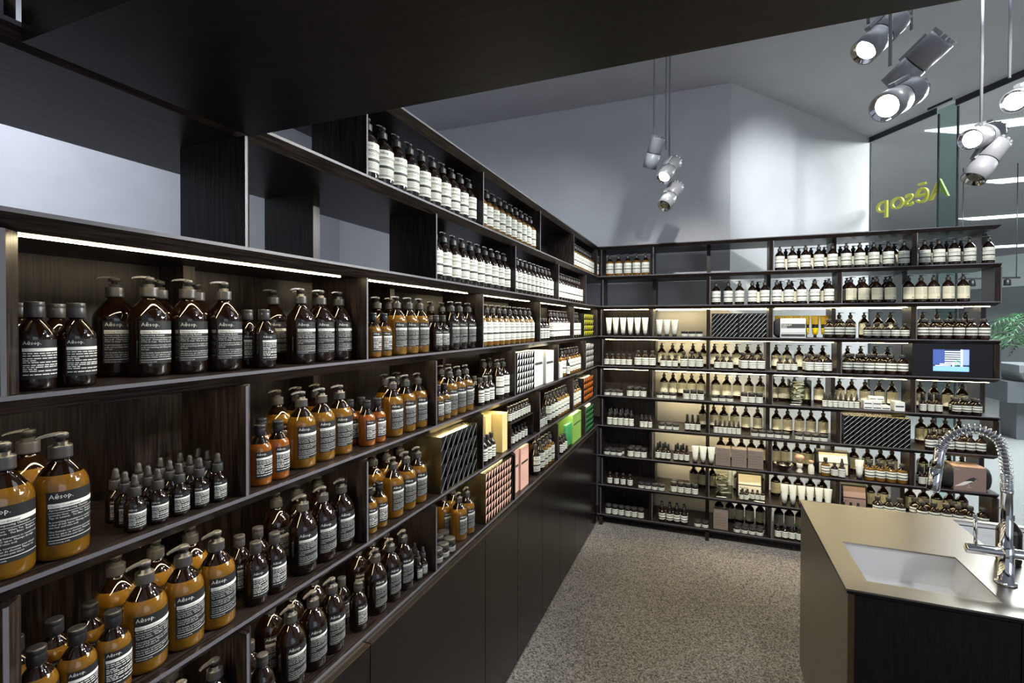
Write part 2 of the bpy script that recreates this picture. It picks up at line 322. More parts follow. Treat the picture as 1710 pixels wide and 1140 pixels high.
PRODUCTS = [
 ('L',1,'PW','-50,-3189 -50,-3113 -50,-3037 -50,-2960 -50,-2883 -50,-2807 -50,-2730 -50,-2653 -50,-2577 -50,-2500'),
 ('L',1,'PWA','-50,-2389 -50,-2317 -50,-2241 -50,-2163 -50,-2086 -50,-2009 -50,-1932 -50,-1854 -50,-1777 -50,-1700 -50,-799 -50,-722 -50,-644 -50,-567 -50,-489 -50,-411 -50,-333 -50,-256 -50,-178 -50,-100'),
 ('L',2,'PW','-50,-2794 -50,-2722 -50,-2644 -50,-2567 -50,-2489 -50,-2411 -50,-2333 -50,-2256 -50,-2178 -50,-2100 -50,-1994 -50,-1922 -50,-1850 -50,-1779 -50,-1707 -50,-1633 -50,-1560 -50,-1487 -50,-1413 -50,-1340 -50,-1199 -50,-1127 -50,-1055 -50,-983 -50,-906 -50,-829 -50,-752 -50,-674 -50,-597 -50,-520'),
 ('L',3,'FB','-57,-3993 -57,-3938 -125,-3985 -125,-3933 -50,-3569 -110,-3565 -50,-2779 -49,-2727 -101,-2734'),
 ('L',3,'PB','-108,-3791 -96,-3721 -79,-3651 -177,-3813 -170,-3731 -170,-3647 -176,-3428 -70,-3437 -70,-3365 -70,-3293 -143,-3364 -151,-3293 -140,-2669 -140,-2576 -55,-2649 -55,-2577 -55,-2493'),
 ('L',3,'FA','-45,-3169 -45,-3114'),
 ('L',3,'PA','-130,-3036 -130,-2965 -55,-3031 -55,-2958 -55,-2887'),
 ('L',3,'PWA','-50,-2389 -50,-2317 -50,-2245 -50,-2173 -50,-2098 -50,-2022 -50,-1947 -50,-1871 -50,-1796 -50,-1720'),
 ('L',3,'FW','-50,-1594 -50,-1532 -50,-1470 -50,-1409'),
 ('L',3,'PW','-120,-1589 -120,-1490 -120,-1380 -50,-1300 -50,-1224 -50,-1148 -50,-1072 -50,-996 -50,-920 -50,-799 -50,-727 -50,-655 -50,-584'),
 ('L',4,'PA','-50,-4035 -50,-3964 -135,-3968 -150,-3439 -65,-3440 -65,-3368 -65,-3296 -150,-3368 -150,-3296 -55,-3054 -55,-2976 -55,-2900 -140,-2979 -140,-2901 -56,-2662 -55,-2590 -55,-2518 -140,-2584 -140,-2513'),
 ('L',4,'DB','-36,-3862 -36,-3822 -36,-3781 -36,-3740 -36,-3700 -74,-3856 -74,-3816 -74,-3775 -74,-3734 -74,-3694 -112,-3850 -112,-3810 -112,-3769 -112,-3728 -112,-3688'),
 ('L',4,'FR','-45,-3587 -45,-3535 -110,-3525 -50,-3193 -50,-3140 -110,-3199 -110,-3143'),
 ('L',4,'FA','-45,-2775 -44,-2723'),
 ('L',4,'SW','-50,-2386 -50,-2325 -50,-2270 -110,-2318 -26,-955'),
 ('L',4,'PW','-130,-2170 -130,-2098 -55,-2170 -55,-2098'),
 ('L',4,'PWA','-120,-1199 -120,-1125 -120,-1050 -53,-1007 -56,-904 -50,-832 -50,-748 -50,-664 -50,-580'),
 ('L',5,'FA','-45,-3999 -45,-3946 -43,-3894 -110,-3999 -110,-3946 -110,-3894 -45,-3190 -45,-3138'),
 ('L',5,'PA','-57,-3833 -55,-3761 -55,-3689 -140,-3835 -140,-3761 -140,-3687 -55,-3051 -55,-2975 -55,-2903 -140,-3044 -140,-2971 -140,-2887'),
 ('L',5,'FB','-45,-3599 -45,-3546 -110,-3589 -110,-3537'),
 ('L',5,'PB','-55,-3447 -55,-3375 -55,-3300 -140,-3453 -140,-3381 -140,-3300'),
 ('L',5,'SW','-35,-2380 -35,-2334 -35,-2288'),
 ('L',5,'DWs','-40,-1607 -40,-1572 -40,-1530 -40,-1485 -40,-1440'),
 ('L',5,'PW','-120,-1589 -120,-1517 -120,-1445 -50,-1370 -50,-1295 -50,-1220'),
 ('L',5,'PWA','-50,-1143 -50,-1071 -50,-999 -50,-927 -50,-799 -50,-727 -50,-653 -50,-570'),
 ('L',6,'PB','-50,-3770 -50,-3698 -135,-3735 -55,-3487 -55,-3412 -55,-3340 -140,-3476 -140,-3404 -140,-3322 -55,-3144 -55,-3066 -55,-2991 -140,-3129 -140,-3057 -140,-2978'),
 ('L',6,'FB','-40,-3586 -110,-3563 -45,-3240 -110,-3237'),
 ('L',6,'DB','-35,-2929 -35,-2895 -80,-2912 -80,-2879'),
 ('L',6,'JB','-35,-2797 -35,-2748 -35,-2696 -90,-2694 -90,-2646'),
 ('L',6,'PA','-55,-2580 -55,-2506 -130,-2580 -130,-2500'),
 ('L',6,'PW','-50,-1607 -50,-1518'),
 ('L',6,'PWA','-50,-1447 -50,-1375 -50,-1303 -125,-1396 -125,-1322 -125,-1199'),
 ('L',6,'SW','-35,-1101 -35,-1048 -35,-992'),
 ('B',1,'PWA','-31,55 98,55 176,55 258,55 336,55 414,55'),
 ('B',1,'PW','1467,55 1557,55 1648,55 1739,55 1831,55 1922,55 2010,55 2099,55 2190,55 2287,55 2411,55 2496,55 2583,55 2672,55 2775,55'),
 ('B',1,'PR','1539,280 1635,280 1724,280 1818,280 1931,280 2020,280 2111,280 2200,280 2292,280 2434,280 2527,280 2619,280 2706,280'),
 ('B',2,'PW','995,55 1088,55 1174,55 1269,55 1361,55 1448,55 1533,55 1624,55 1714,55 1810,55'),
 ('B',2,'PR','1328,290 1502,290 1587,290 1666,290 1749,290 1830,290 1955,60 2037,60 2121,60 2205,60 1948,145 2036,145 2120,145 2201,145 2317,60 2393,60 2469,60 2553,60 2639,60'),
 ('B',3,'TW','92,50 154,50 220,50 285,50 348,50 414,50'),
 ('B',3,'TWs','535,50 599,50 662,50'),
 ('B',3,'JS','745,45 804,45 862,45'),
 ('B',3,'TY','1491,280 1557,280 1624,280 1691,280 1758,280 1824,280'),
 ('B',3,'W','1812,50 1882,50 1952,50 2403,50 2473,50 2543,50 2614,50 2685,50 2755,50 2447,125 2519,125 2593,125 2666,125'),
 ('B',3,'PR','1928,280 2005,280 2098,280 2189,280 2272,280 2476,280 2566,280 2646,280 2738,280'),
 ('B',3,'FWs','2063,45 2121,45 2178,45 2236,45 2294,45 2084,110 2141,110 2199,110'),
 ('B',4,'SB','76,40 126,40 176,45 226,45 278,45 568,40 618,40 668,40 1005,40 1055,40 1105,40 1473,40 1523,40 1573,40'),
 ('B',4,'FW','353,50 415,50 477,50 740,45 804,45 866,45 1212,45 1275,45 1337,45 1204,110 1272,110 1679,45 1741,45 1803,45 1671,110 1734,110'),
 ('B',4,'PR','537,280 632,280 710,280 807,280 896,280 987,280 1075,280 1166,280 1252,280 1336,280 1473,280 1554,280 1643,280 1730,280 1813,280 1987,280 2077,280 2169,280 2254,280'),
 ('B',4,'W','1936,50 2006,50 2075,50 2145,50 2215,50 2285,50 1980,120 2049,120 2119,120 2189,120'),
 ('B',5,'JW','81,40 139,40 195,40 97,100 158,100 543,40 599,40 654,40 990,40 1048,40 1105,40'),
 ('B',5,'JL','285,40 343,40 404,40 293,100 351,100 762,40 820,40 877,40 1213,40 1269,40 1326,40'),
 ('B',5,'PR','559,280 638,280 717,280 798,280 877,280 999,280 1089,280 1173,280 1266,280 1354,280 1450,280 1526,280 1612,280 1695,280 1788,280 1934,280 2018,280 2109,280 2203,280 2286,280 2465,280 2552,280 2635,280 2723,280'),
 ('B',5,'DWs','1786,45 1822,45 1857,45 1892,45 1927,45 1962,45 1998,45 1797,85 1832,85 1867,85 1902,85'),
 ('B',5,'TC','2409,45 2457,45 2503,45 2425,110 2468,110 2511,110'),
 ('B',5,'FWs','2604,45 2661,45 2719,45 2610,110 2667,110 2725,110'),
 ('B',6,'DW','103,45 151,45 200,45 249,45 297,45 110,100 159,100 208,100 256,100'),
 ('B',6,'DWs','389,40 424,40 462,40 997,40 1032,40 1067,40 1102,40 1137,40 1173,40'),
 ('B',6,'JW','560,45 620,45 677,45 569,110 630,110 1292,40 1349,40 1406,40 1462,40 1518,40 1611,45 1669,45 1725,45 1781,45 1636,110 1692,110 1748,110'),
 ('B',6,'TC','771,40 814,40 857,40'),
 ('B',6,'PR','894,280 985,280 1066,280 1155,280 1243,280 1335,280 1479,280 1562,280 1651,280 1734,280 1822,280 2474,280 2549,280 2625,280 2708,280'),
 ('B',6,'SP','2449,45 2507,45 2566,45 2625,45 2684,45 2743,45 2499,115 2557,115 2616,115 2675,115'),
 ('B',7,'JW','81,40 137,40 192,40 93,100 149,100 205,100'),
 ('B',7,'JL','293,40 351,40 408,40 300,100 359,100'),
 ('B',7,'TC','528,45 573,45 616,45 541,105 587,105 678,45 723,45 768,45 692,105 737,105 2406,45 2449,45 2414,110 2457,110'),
 ('B',7,'TWs','837,45 900,45 965,45 2020,50'),
 ('B',7,'PR','1045,280 1121,280 1210,280 1288,280 1367,280 1472,280 1548,280 1635,280 1712,280 1788,280 2035,280 2130,280 2216,280 2292,280 2486,280 2568,280 2649,280 2728,280'),
 ('B',7,'FWA','1795,45'),
 ('B',7,'SB','1856,45'),
 ('B',7,'DW','1905,45'),
 ('B',7,'WA','2086,50 2153,50 2221,50 2289,50 2094,125 2162,125 2230,125'),
 ('B',8,'SB','108,45 168,45 227,45 288,45'),
 ('B',8,'JW','388,40 445,40 502,40 561,40'),
 ('B',8,'JL','664,40 721,40 778,40 836,40 674,100'),
 ('B',8,'PR','820,280 896,280 976,280 1183,280 1268,280 1351,280 1476,280 1557,280 1646,280 1733,280 1819,280 1975,280 2057,280 2146,280 2234,280 2412,280 2496,280 2578,280 2657,280 2732,280'),
 ('B',8,'SBs','1197,45 1234,45 1209,85 1247,85 1284,85 1321,85 1358,85 1919,45 1966,45 2013,45'),
 ('B',8,'TW','1514,50 1573,50 1635,50 1694,50 1755,50 1815,50'),
 ('B',8,'W','2141,60 2211,60 2280,60 2412,50 2482,50 2552,50 2621,50 2691,50 2761,50 2388,120 2458,120 2614,120 2684,120'),
 ('B',9,'JL','98,40 156,40 212,40 271,40 327,40 385,40'),
 ('B',9,'SP','567,45 630,45 689,45 750,45 563,115 629,115 690,115 750,115'),
 ('B',9,'JW','859,40 919,40 1165,40 1222,40 1279,40 1335,40 1180,100 1237,100 1293,100 1349,100'),
 ('B',9,'PR','1034,280 1122,280 1198,280 1277,280 1361,280 1501,280 1581,280 1661,280'),
 ('B',9,'SB','1468,45 1518,45 1568,45 1618,45'),
]
# ------------------------------------------------------------------ products
def patch(m, r, a0, a1, z0, z1, mi, seg=10):
    vs = []; 
    for i in range(seg + 1):
        a = a0 + (a1 - a0) * i / seg
        vs += [(r * math.sin(a), -r * math.cos(a), z0), (r * math.sin(a), -r * math.cos(a), z1)]
    return m.add(vs, [(2 * i, 2 * i + 2, 2 * i + 3, 2 * i + 1) for i in range(seg)], mi, True)
def wrap_text(m, txt, size, r, a, z, mi, maxw=None):
    v, f = text_mesh(txt, size)
    if not v: return
    w = max(p[0] for p in v); k = 1.0
    if maxw and w > maxw: k = maxw / w
    m.add([(r * math.sin(a + p[0] * k / r), -r * math.cos(a + p[0] * k / r), z + p[1]) for p in v], f, mi)
BR = 'A\u0113sop.'
def dashes(m, r, a0, a1, z, h, mi, rnd, n=6):
    t = a0
    while t < a1 - 0.03:
        w = rnd.uniform(0.10, 0.34); e = min(a1, t + w); patch(m, r, t, e, z, z + h, mi, 2); t = e + 0.05
def label_black(r, z0, z1, ha, full=None):
    m = MB(); e = 0.0004; H = z1 - z0; patch(m, r + e, -ha, ha, z0, z1, 0, 14); q = r + e * 2; a0 = -ha + 0.10; a1 = ha - 0.04
    wrap_text(m, BR, H * 0.125, q, a0, z1 - H * 0.125, 1)
    patch(m, q, a0 - 0.03, a1, z1 - H * 0.30, z1 - H * 0.215, 1, 12)
    rnd = random.Random(3)
    if full:
        g = H * 0.047; wd = (a1 - a0) * r
        wrap_text(m, full[0], H * 0.062, q + e, a0, z1 - H * 0.28, 0, wd)
        wrap_text(m, full[1], H * 0.055, q, a0, z1 - H * 0.352, 1, wd)
        patch(m, q, a0 - 0.03, a1, z1 - H * 0.395, z1 - H * 0.388, 1, 12)
        y = 0.45
        for ln in full[2]:
            if ln: wrap_text(m, ln, H * 0.047, q, a0, z1 - H * y, 1, wd)
            y += 0.050 if ln else 0.03
        patch(m, q, a0 - 0.03, a1, z0 + H * 0.085, z0 + H * 0.095, 1, 12)
        wrap_text(m, 'www.aesop.com', H * 0.045, q, a0, z0 + H * 0.03, 1)
    else:
        for k, y in enumerate((0.36, 0.42, 0.49, 0.54, 0.59, 0.66, 0.71, 0.76, 0.81, 0.90)):
            dashes(m, q, a0, a1 if k % 4 != 3 else a0 + 0.6, z1 - H * y, H * 0.024, 1, rnd)
    return m.mesh('label', [lab_k, lab_w])
def label_cream(r, z0, z1, ha, logo=True, base=None):
    m = MB(); e = 0.0004; H = z1 - z0; patch(m, r + e, -ha, ha, z0, z1, 0, 14); q = r + e * 2
    if logo: wrap_text(m, BR, H * 0.12, q, -ha + 0.18, z1 - H * 0.145, 1)
    for a, b, mi in ((0.25, 0.275, 1), (0.30, 0.318, 1), (0.545, 0.64, 1), (0.86, 0.875, 1), (0.90, 0.925, 1)):
        patch(m, q, -ha, ha, z1 - H * b, z1 - H * a, mi, 14)
    rnd = random.Random(5)
    for y in (0.39, 0.44, 0.71, 0.76, 0.81): dashes(m, q, -ha + 0.15, ha - 0.1, z1 - H * y, H * 0.016, 2, rnd)
    return m.mesh('label', [base or lab_c, lab_g, lab_t])
def label_small(r, z0, z1, ha):
    m = MB(); e = 0.0004; H = z1 - z0; patch(m, r + e, -ha, ha, z0, z1, 0, 12); q = r + e * 2
    for a, b in ((0.20, 0.29), (0.46, 0.53), (0.66, 0.71), (0.83, 0.88)): patch(m, q, -ha, ha, z1 - H * b, z1 - H * a, 1, 12)
    return m.mesh('label', [lab_c, lab_g])
def label_band(r, z0, z1, ha):
    m = MB(); e = 0.0004; H = z1 - z0; patch(m, r + e, -ha, ha, z0, z1, 0, 12); q = r + e * 2
    for a, b in ((0.22, 0.34), (0.64, 0.80), (0.93, 0.97)): patch(m, q, -ha, ha, z1 - H * b, z1 - H * a, 1, 12)
    return m.mesh('label', [lab_c, lab_g])
def label_back(r, z0, z1, ha):
    m = MB(); e = 0.0004; H = z1 - z0; patch(m, r + e, -ha, ha, z0, z1, 0, 14); q = r + e * 2
    rnd = random.Random(9)
    for k in range(9):
        dashes(m, q, -ha + 0.12, -0.06, z1 - H * (0.10 + 0.062 * k), H * 0.014, 1, rnd); dashes(m, q, 0.06, ha - 0.12, z1 - H * (0.10 + 0.062 * k), H * 0.014, 1, rnd)
    patch(m, q, 0.25, 0.75, z0 + H * 0.10, z0 + H * 0.14, 2, 6)
    return m.mesh('label', [lab_p, lab_t, lab_g])
def bottle_body(r, hb, hs, rn, hn, glass, fill=None, seg=28):
    """hb: height where the shoulder starts, hs: foot of the neck, rn/hn: neck radius/top"""
    pr = [(r * 0.55, 0.0), (r * 0.86, 0.0), (r * 0.97, r * 0.09), (r, r * 0.24), (r, hb)]
    for q, t in ((0.985, 0.09), (0.94, 0.20), (0.85, 0.34), (0.66, 0.53), (0.40, 0.74), (0.19, 0.89), (0.05, 0.97)): pr.append((rn + (r - rn) * q, hb + (hs - hb) * t))
    pr += [(rn, hs), (rn, hn)]
    lvl = hb + (hs - hb) * 0.45
    mis = [(0 if (fill is None or (pr[k][1] + pr[k + 1][1]) / 2 > lvl) else 1) for k in range(len(pr) - 1)]
    return MB().lathe(pr, seg, 0, mis=mis).mesh('body', [glass, fill or glass])
def pump(r, z, h, sgn=-1, capm=capb):
    """collar with ribs and a stem; spout pointing to -x (or +x)"""
    c = MB(); k = h / 0.042
    pr = [(r * 0.97, z), (r, z + 0.001)]
    for i in range(4): pr += [(r, z + 0.004 * k + i * 0.0034 * k), (r * 0.975, z + 0.0052 * k + i * 0.0034 * k)]
    pr += [(r, z + 0.0185 * k), (r * 0.95, z + 0.020 * k), (r * 0.62, z + 0.0205 * k), (r * 0.60, z + 0.026 * k)]
    c.lathe(pr, 20); sp = MB()
    sp.lathe([(r * 0.36, z + 0.0255 * k), (r * 0.36, z + 0.031 * k), (r * 0.62, z + 0.0315 * k), (r * 0.66, z + 0.0385 * k), (r * 0.5, z + 0.0405 * k)], 14)
    zt = z + 0.0375 * k; L = r * 2.15
    sp.loft([[(sgn * x, -w, zt + t - dz), (sgn * x, w, zt + t - dz), (sgn * x, w * 0.8, zt + hh - dz + t), (sgn * x, -w * 0.8, zt + hh - dz + t)] for x, w, hh, dz, t in
             ((0.0, r * 0.34, 0.0042 * k, 0, 0), (L * 0.5, r * 0.28, 0.0038 * k, 0.0002, 0), (L * 0.88, r * 0.2, 0.003 * k, 0.0016, 0), (L, r * 0.17, 0.0022 * k, 0.0036, 0))], 0, False)
    return c.mesh('pump_collar', capm), sp.mesh('pump_spout', capm)
def cap_mesh(r, z0, z1, m=capb, seg=22, rim=True):
    p = [(r * 0.96, z0), (r, z0 + 0.0008)]
    if rim: zz = z0 + (z1 - z0) * 0.66; p += [(r, zz), (r * 0.975, zz + 0.0006), (r, zz + 0.0012)]
    p += [(r, z1 - 0.001), (r * 0.95, z1), (r * 0.4, z1)]
    return MB().lathe(p, seg).mesh('cap', m)
TEXT_S = ('Calming Shampoo', 'Shampooing Apaisant', ['Sage Leaf \u00b7 Chamomile Flower \u00b7 Lavender', 'Feuille de Sauge \u00b7 Fleur de Camomille', '', 'A mild formulation for sensitive, dry or itchy', 'scalp and assisting with flaking. Also for', 'fine hair.', '', 'Une formule douce et apaisante pour cuirs', 'chevelus secs, qui calme les rougeurs et', 'les peaux mixtes, tout en nettoyant.'])
TEXT_C = ('Classic Conditioner', 'Apr\u00e8s-Shampooing Classique', ['Lavender Stem \u00b7 White Tea \u00b7 Bergamot', 'Tige de Lavande \u00b7 Th\u00e9 Blanc \u00b7 Bergamote', '', 'A nourishing formulation to condition and', 'soften all hair types. Massage through', 'wet hair and rinse well.', '', 'Une formule nourrissante pour adoucir', 'tous les types de cheveux. Masser sur', 'cheveux humides puis rincer.'])
def dropper_parts(r, hb, hs, lab, parts, neck, zt, collar_r):
    parts.append(cap_mesh(collar_r, hs + 0.002, hs + 0.002 + (zt - hs) * 0.42, capb, 16, False))
    z1 = hs + 0.002 + (zt - hs) * 0.42
    b = MB().lathe([(collar_r * 0.62, z1), (collar_r * 0.66, z1 + (zt - z1) * 0.3), (collar_r * 0.5, z1 + (zt - z1) * 0.5), (collar_r * 0.52, z1 + (zt - z1) * 0.8), (collar_r * 0.3, zt)], 14).mesh('dropper_bulb', capb)
    parts.append(b)
def proto(ty):
    """list of part meshes"""
    A = R(58)
    if ty in ('PB', 'PA', 'PW', 'PWA', 'PR'):
        r, h = (0.0375, 0.205) if ty == 'PR' else (0.0355, 0.198)
        fill = amber if ty in ('PA', 'PWA') else None; g = brown_glass if ty == 'PR' else dark_glass
        body = bottle_body(r, h * 0.56, h * 0.77, 0.0125, h * 0.80, g, fill)
        c, s = pump(0.0155, h * 0.79, h * 0.21, 1 if ty == 'PR' else -1)
        lb = {'PB': lambda: label_black(r, 0.026, h * 0.55, A, TEXT_S), 'PA': lambda: label_black(r, 0.026, h * 0.55, A, TEXT_C),
              'PW': lambda: label_cream(r, 0.024, h * 0.575, R(76)), 'PWA': lambda: label_cream(r, 0.024, h * 0.575, R(76)), 'PR': lambda: label_back(r, 0.026, h * 0.56, R(72))}[ty]()
        return [body, lb, c, s]
    if ty in ('FB', 'FA', 'FR'):
        r, h = 0.0258, 0.138; fill = {'FB': None, 'FA': amber, 'FR': redamber}[ty]
        return [bottle_body(r, h * 0.58, h * 0.80, 0.0095, h * 0.84, dark_glass, fill), label_black(r, 0.018, h * 0.57, R(56)), cap_mesh(0.0125, h * 0.82, h, capk if ty != 'FB' else capb)]
    if ty in ('FW', 'FWA', 'W', 'WA', 'FWs', 'SW', 'SB', 'SBs'):
        r, h = {'FW': (.0305, .142), 'FWA': (.0305, .142), 'W': (.0345, .15), 'WA': (.0335, .142), 'FWs': (.0285, .115), 'SW': (.0225, .125), 'SB': (.0245, .108), 'SBs': (.018, .082)}[ty]
        fill = amber if ty in ('FWA', 'WA') else (brown_glass if ty in ('W', 'SB') else None); w = ty in ('W', 'WA', 'FWs')
        ks = 0.60 if w else 0.58; kn = 0.80
        lb = label_band(r, h * 0.20, h * 0.57, R(76)) if w or ty == 'FWA' else label_small(r, h * 0.12, h * 0.56, R(78))
        return [bottle_body(r, h * ks, h * kn, r * 0.36, h * 0.86, dark_glass, fill, 22), lb, cap_mesh(r * (0.55 if w else 0.5), h * 0.83, h, capb if ty != 'SBs' else capk, 18, False)]
    if ty in ('DB', 'DW', 'DWs'):
        r, h = {'DB': (.0163, .1), 'DW': (.0235, .145), 'DWs': (.0172, .112)}[ty]; hb = h * (0.45 if ty == 'DB' else 0.48); hs = h * 0.60
        parts = [bottle_body(r, hb, hs, r * 0.5, hs + 0.004, dark_glass, None, 20), label_black(r, h * 0.06, hb * 0.98, R(64)) if ty == 'DB' else label_small(r, h * 0.05, hb, R(78))]
        dropper_parts(r, hb, hs, None, parts, None, h, r * 0.62); return parts
    if ty in ('JB', 'JW', 'JL', 'JS'):
        r, h = {'JB': (.024, .052), 'JW': (.0275, .05), 'JL': (.0275, .085), 'JS': (.029, .045)}[ty]; zc = h * 0.66 if ty != 'JL' else h * 0.74
        body = MB().lathe([(r * 0.7, 0), (r * 0.95, 0), (r, 0.003), (r, zc * 0.86), (r * 0.93, zc * 0.94), (r * 0.9, zc)], 22).mesh('body', brown_glass)
        return [body, (label_black if ty == 'JB' else label_small)(r, zc * 0.10, zc * 0.84, R(75)), cap_mesh(r * 0.98, zc, h, capb if ty != 'JS' else capk, 24, False)]
    if ty == 'TC':
        r, h = .021, .142
        body = bottle_body(r, h * 0.46, h * 0.60, r * 0.5, h * 0.63, brown_glass, None, 20)
        c = MB().lathe([(r * 0.52, h * 0.615), (r * 0.50, h * 0.80), (r * 0.44, h * 0.985), (r * 0.38, h)], 16).mesh('cap', capk)
        return [body, label_small(r, h * 0.11, h * 0.45, R(78)), c]
    if ty == 'SP':
        r, h = .029, .15
        body = bottle_body(r, h * 0.52, h * 0.70, r * 0.38, h * 0.74, brown_glass, None, 22)
        c = MB().lathe([(r * 0.42, h * 0.72), (r * 0.42, h * 0.84), (r * 0.26, h * 0.86), (r * 0.26, h * 0.99), (r * 0.2, h)], 14).box(-r * 0.5, 0, -0.004, 0.004, h * 0.91, h * 0.97).mesh('spray_head', capk)
        return [body, label_band(r, h * 0.14, h * 0.50, R(76)), c]
    if ty in ('TW', 'TWs', 'TY'):
        w, h = {'TW': (.028, .165), 'TWs': (.030, .145), 'TY': (.032, .18)}[ty]; hc = h * 0.14
        def ring(z, a, b): return [(a * math.cos(t * math.pi / 9), b * math.sin(t * math.pi / 9), z) for t in range(18)]
        bm = {'TW': mat('white_tube', (0.62, 0.64, 0.56), 0.4), 'TWs': MATS.get('white_tube'), 'TY': mat('yellow_tube', (0.75, 0.52, 0.01), 0.35)}[ty]
        km = 0.72
        body = MB().loft([ring(hc, w * 0.62, w * 0.62), ring(hc + (h - hc) * 0.3, w * 0.74, w * 0.62), ring(hc + (h - hc) * 0.7, w * 0.9, w * 0.34), ring(h * 0.965, w, w * 0.06), ring(h, w, 0.0012)], 0, True).mesh('tube_body', bm)
        cp = MB().lathe([(w * (0.60 if ty != 'TY' else 0.35), 0), (w * (0.62 if ty != 'TY' else 0.35), hc)], 18).mesh('cap', capk)
        bd = MB()
        for z0, z1 in ((0.60, 0.625), (0.655, 0.69)) if ty != 'TY' else ((0.42, 0.60), (0.33, 0.35)):
            ka = w * (0.80 + (z0 - 0.5) * 0.35); kb = w * (0.50 if ty != 'TY' else 0.6)
            bd.loft([[(ka * math.cos(t * math.pi / 9) * 1.01, (w * 0.60 - max(0, z0 - 0.4) * w * 0.95) * math.sin(t * math.pi / 9) * 1.03, h * zz) for t in range(18)] for zz in (z0, z1)], 0, True, False)
        return [body, bd.mesh('printed_band', lab_g if ty != 'TY' else lab_k), cp]
INFO = {  # name, description, category
 'PB': ('pump_bottle', 'black-labelled dark pump bottle', 'bottle'), 'PA': ('pump_bottle', 'black-labelled amber pump bottle', 'bottle'),
 'PW': ('pump_bottle', 'cream-labelled dark pump bottle', 'bottle'), 'PWA': ('pump_bottle', 'cream-labelled amber pump bottle', 'bottle'),
 'PR': ('reversed_pump_bottle', 'back-turned plain-labelled pump bottle', 'bottle'),
 'FB': ('flip_cap_bottle', 'black-labelled dark small bottle', 'bottle'), 'FA': ('flip_cap_bottle', 'black-labelled amber small bottle', 'bottle'), 'FR': ('flip_cap_bottle', 'black-labelled orange small bottle', 'bottle'),
 'FW': ('flask_bottle', 'cream-labelled dark flask bottle', 'bottle'), 'FWA': ('flask_bottle', 'cream-labelled amber flask bottle', 'bottle'),
 'W': ('wide_bottle', 'cream-banded wide brown bottle', 'bottle'), 'WA': ('wide_bottle', 'cream-banded wide amber bottle', 'bottle'), 'FWs': ('squat_bottle', 'cream-banded squat brown bottle', 'bottle'),
 'SW': ('slim_bottle', 'cream-labelled slim dark bottle', 'bottle'), 'SB': ('small_bottle', 'cream-labelled small brown bottle', 'bottle'), 'SBs': ('mini_bottle', 'cream-labelled miniature bottle', 'bottle'),
 'DB': ('dropper_bottle', 'black-labelled dropper bottle', 'bottle'), 'DW': ('dropper_bottle', 'cream-labelled tall dropper bottle', 'bottle'), 'DWs': ('dropper_bottle', 'cream-labelled short dropper bottle', 'bottle'),
 'JB': ('cream_jar', 'black-labelled flat jar', 'jar'), 'JW': ('cream_jar', 'cream-labelled low jar', 'jar'), 'JL': ('cream_jar', 'cream-labelled tall jar', 'jar'), 'JS': ('cream_jar', 'black-lidded white-banded jar', 'jar'),
 'TC': ('tall_cap_bottle', 'black tall-capped brown bottle', 'bottle'), 'SP': ('spray_bottle', 'cream-banded brown spray bottle', 'bottle'),
 'TW': ('squeeze_tube', 'tall white tube', 'tube'), 'TWs': ('squeeze_tube', 'short white tube', 'tube'), 'TY': ('squeeze_tube', 'yellow tube', 'tube')}
ORD = ['zeroth', 'first', 'second', 'third', 'fourth', 'fifth', 'sixth', 'seventh', 'eighth', 'ninth', 'tenth', 'eleventh', 'twelfth', 'thirteenth', 'fourteenth', 'fifteenth', 'sixteenth', 'seventeenth', 'eighteenth', 'nineteenth', 'twentieth']
protos = {}; counts = {}
items = []
for U, n, ty, s in PRODUCTS:
    for q in s.split(): a, b = q.split(','); items.append((U, n, ty, int(a) / 1000, int(b) / 1000))
LB = {0: EV, 1: OD}; BB = {0: BE, 1: BO}
def bay(U, n, x, y):
    D = (LB if U == 'L' else BB)[(n - 1) % 2]; t = y if U == 'L' else x
    return sum(1 for d in D if d < t) + (1 if U == 'L' and (n - 1) % 2 == 0 else 0) if U == 'L' else 1 + sum(1 for d in D[1:] if d < t)
def layer(U, ty, x, y):
    d = -x if U == 'L' else y
    if d > 0.2: return 'rear side'
    return 'front row' if d < 0.0355 + 0.045 else 'second row'
keyed = {}
for it in items:
    U, n, ty, x, y = it; k = (U, n, ty, layer(U, ty, x, y), bay(U, n, x, y)); keyed.setdefault(k, []).append(it)
rnd = random.Random(11)
for k, v in keyed.items():
    U, n, ty, ly, by = k; v.sort(key=lambda t: t[4] if U == 'L' else t[3]); nm, desc, cat_ = INFO[ty]
    for i, (U, n, ty, x, y) in enumerate(v):
        if ty not in protos:
            root = empty(nm); root['category'] = cat_
            for me in proto(ty): link(me.name.split('.')[0], me, root)
            protos[ty] = root; o = root
        else: o = copy_tree(protos[ty])
        o.location = (x, y, Z(n) + 0.0006); o.rotation_euler[2] = (math.pi / 2 if U == 'L' else 0) + rnd.uniform(-0.07, 0.07)
        unit = 'long unit' if U == 'L' else 'end unit'
        o['label'] = f'{ORD[i + 1]} {desc}, {ly}, {ORD[n]} shelf, {ORD[max(1, by)]} bay, {unit}'
        o['group'] = f'{desc}s on the {ORD[n]} shelf of the {unit}'
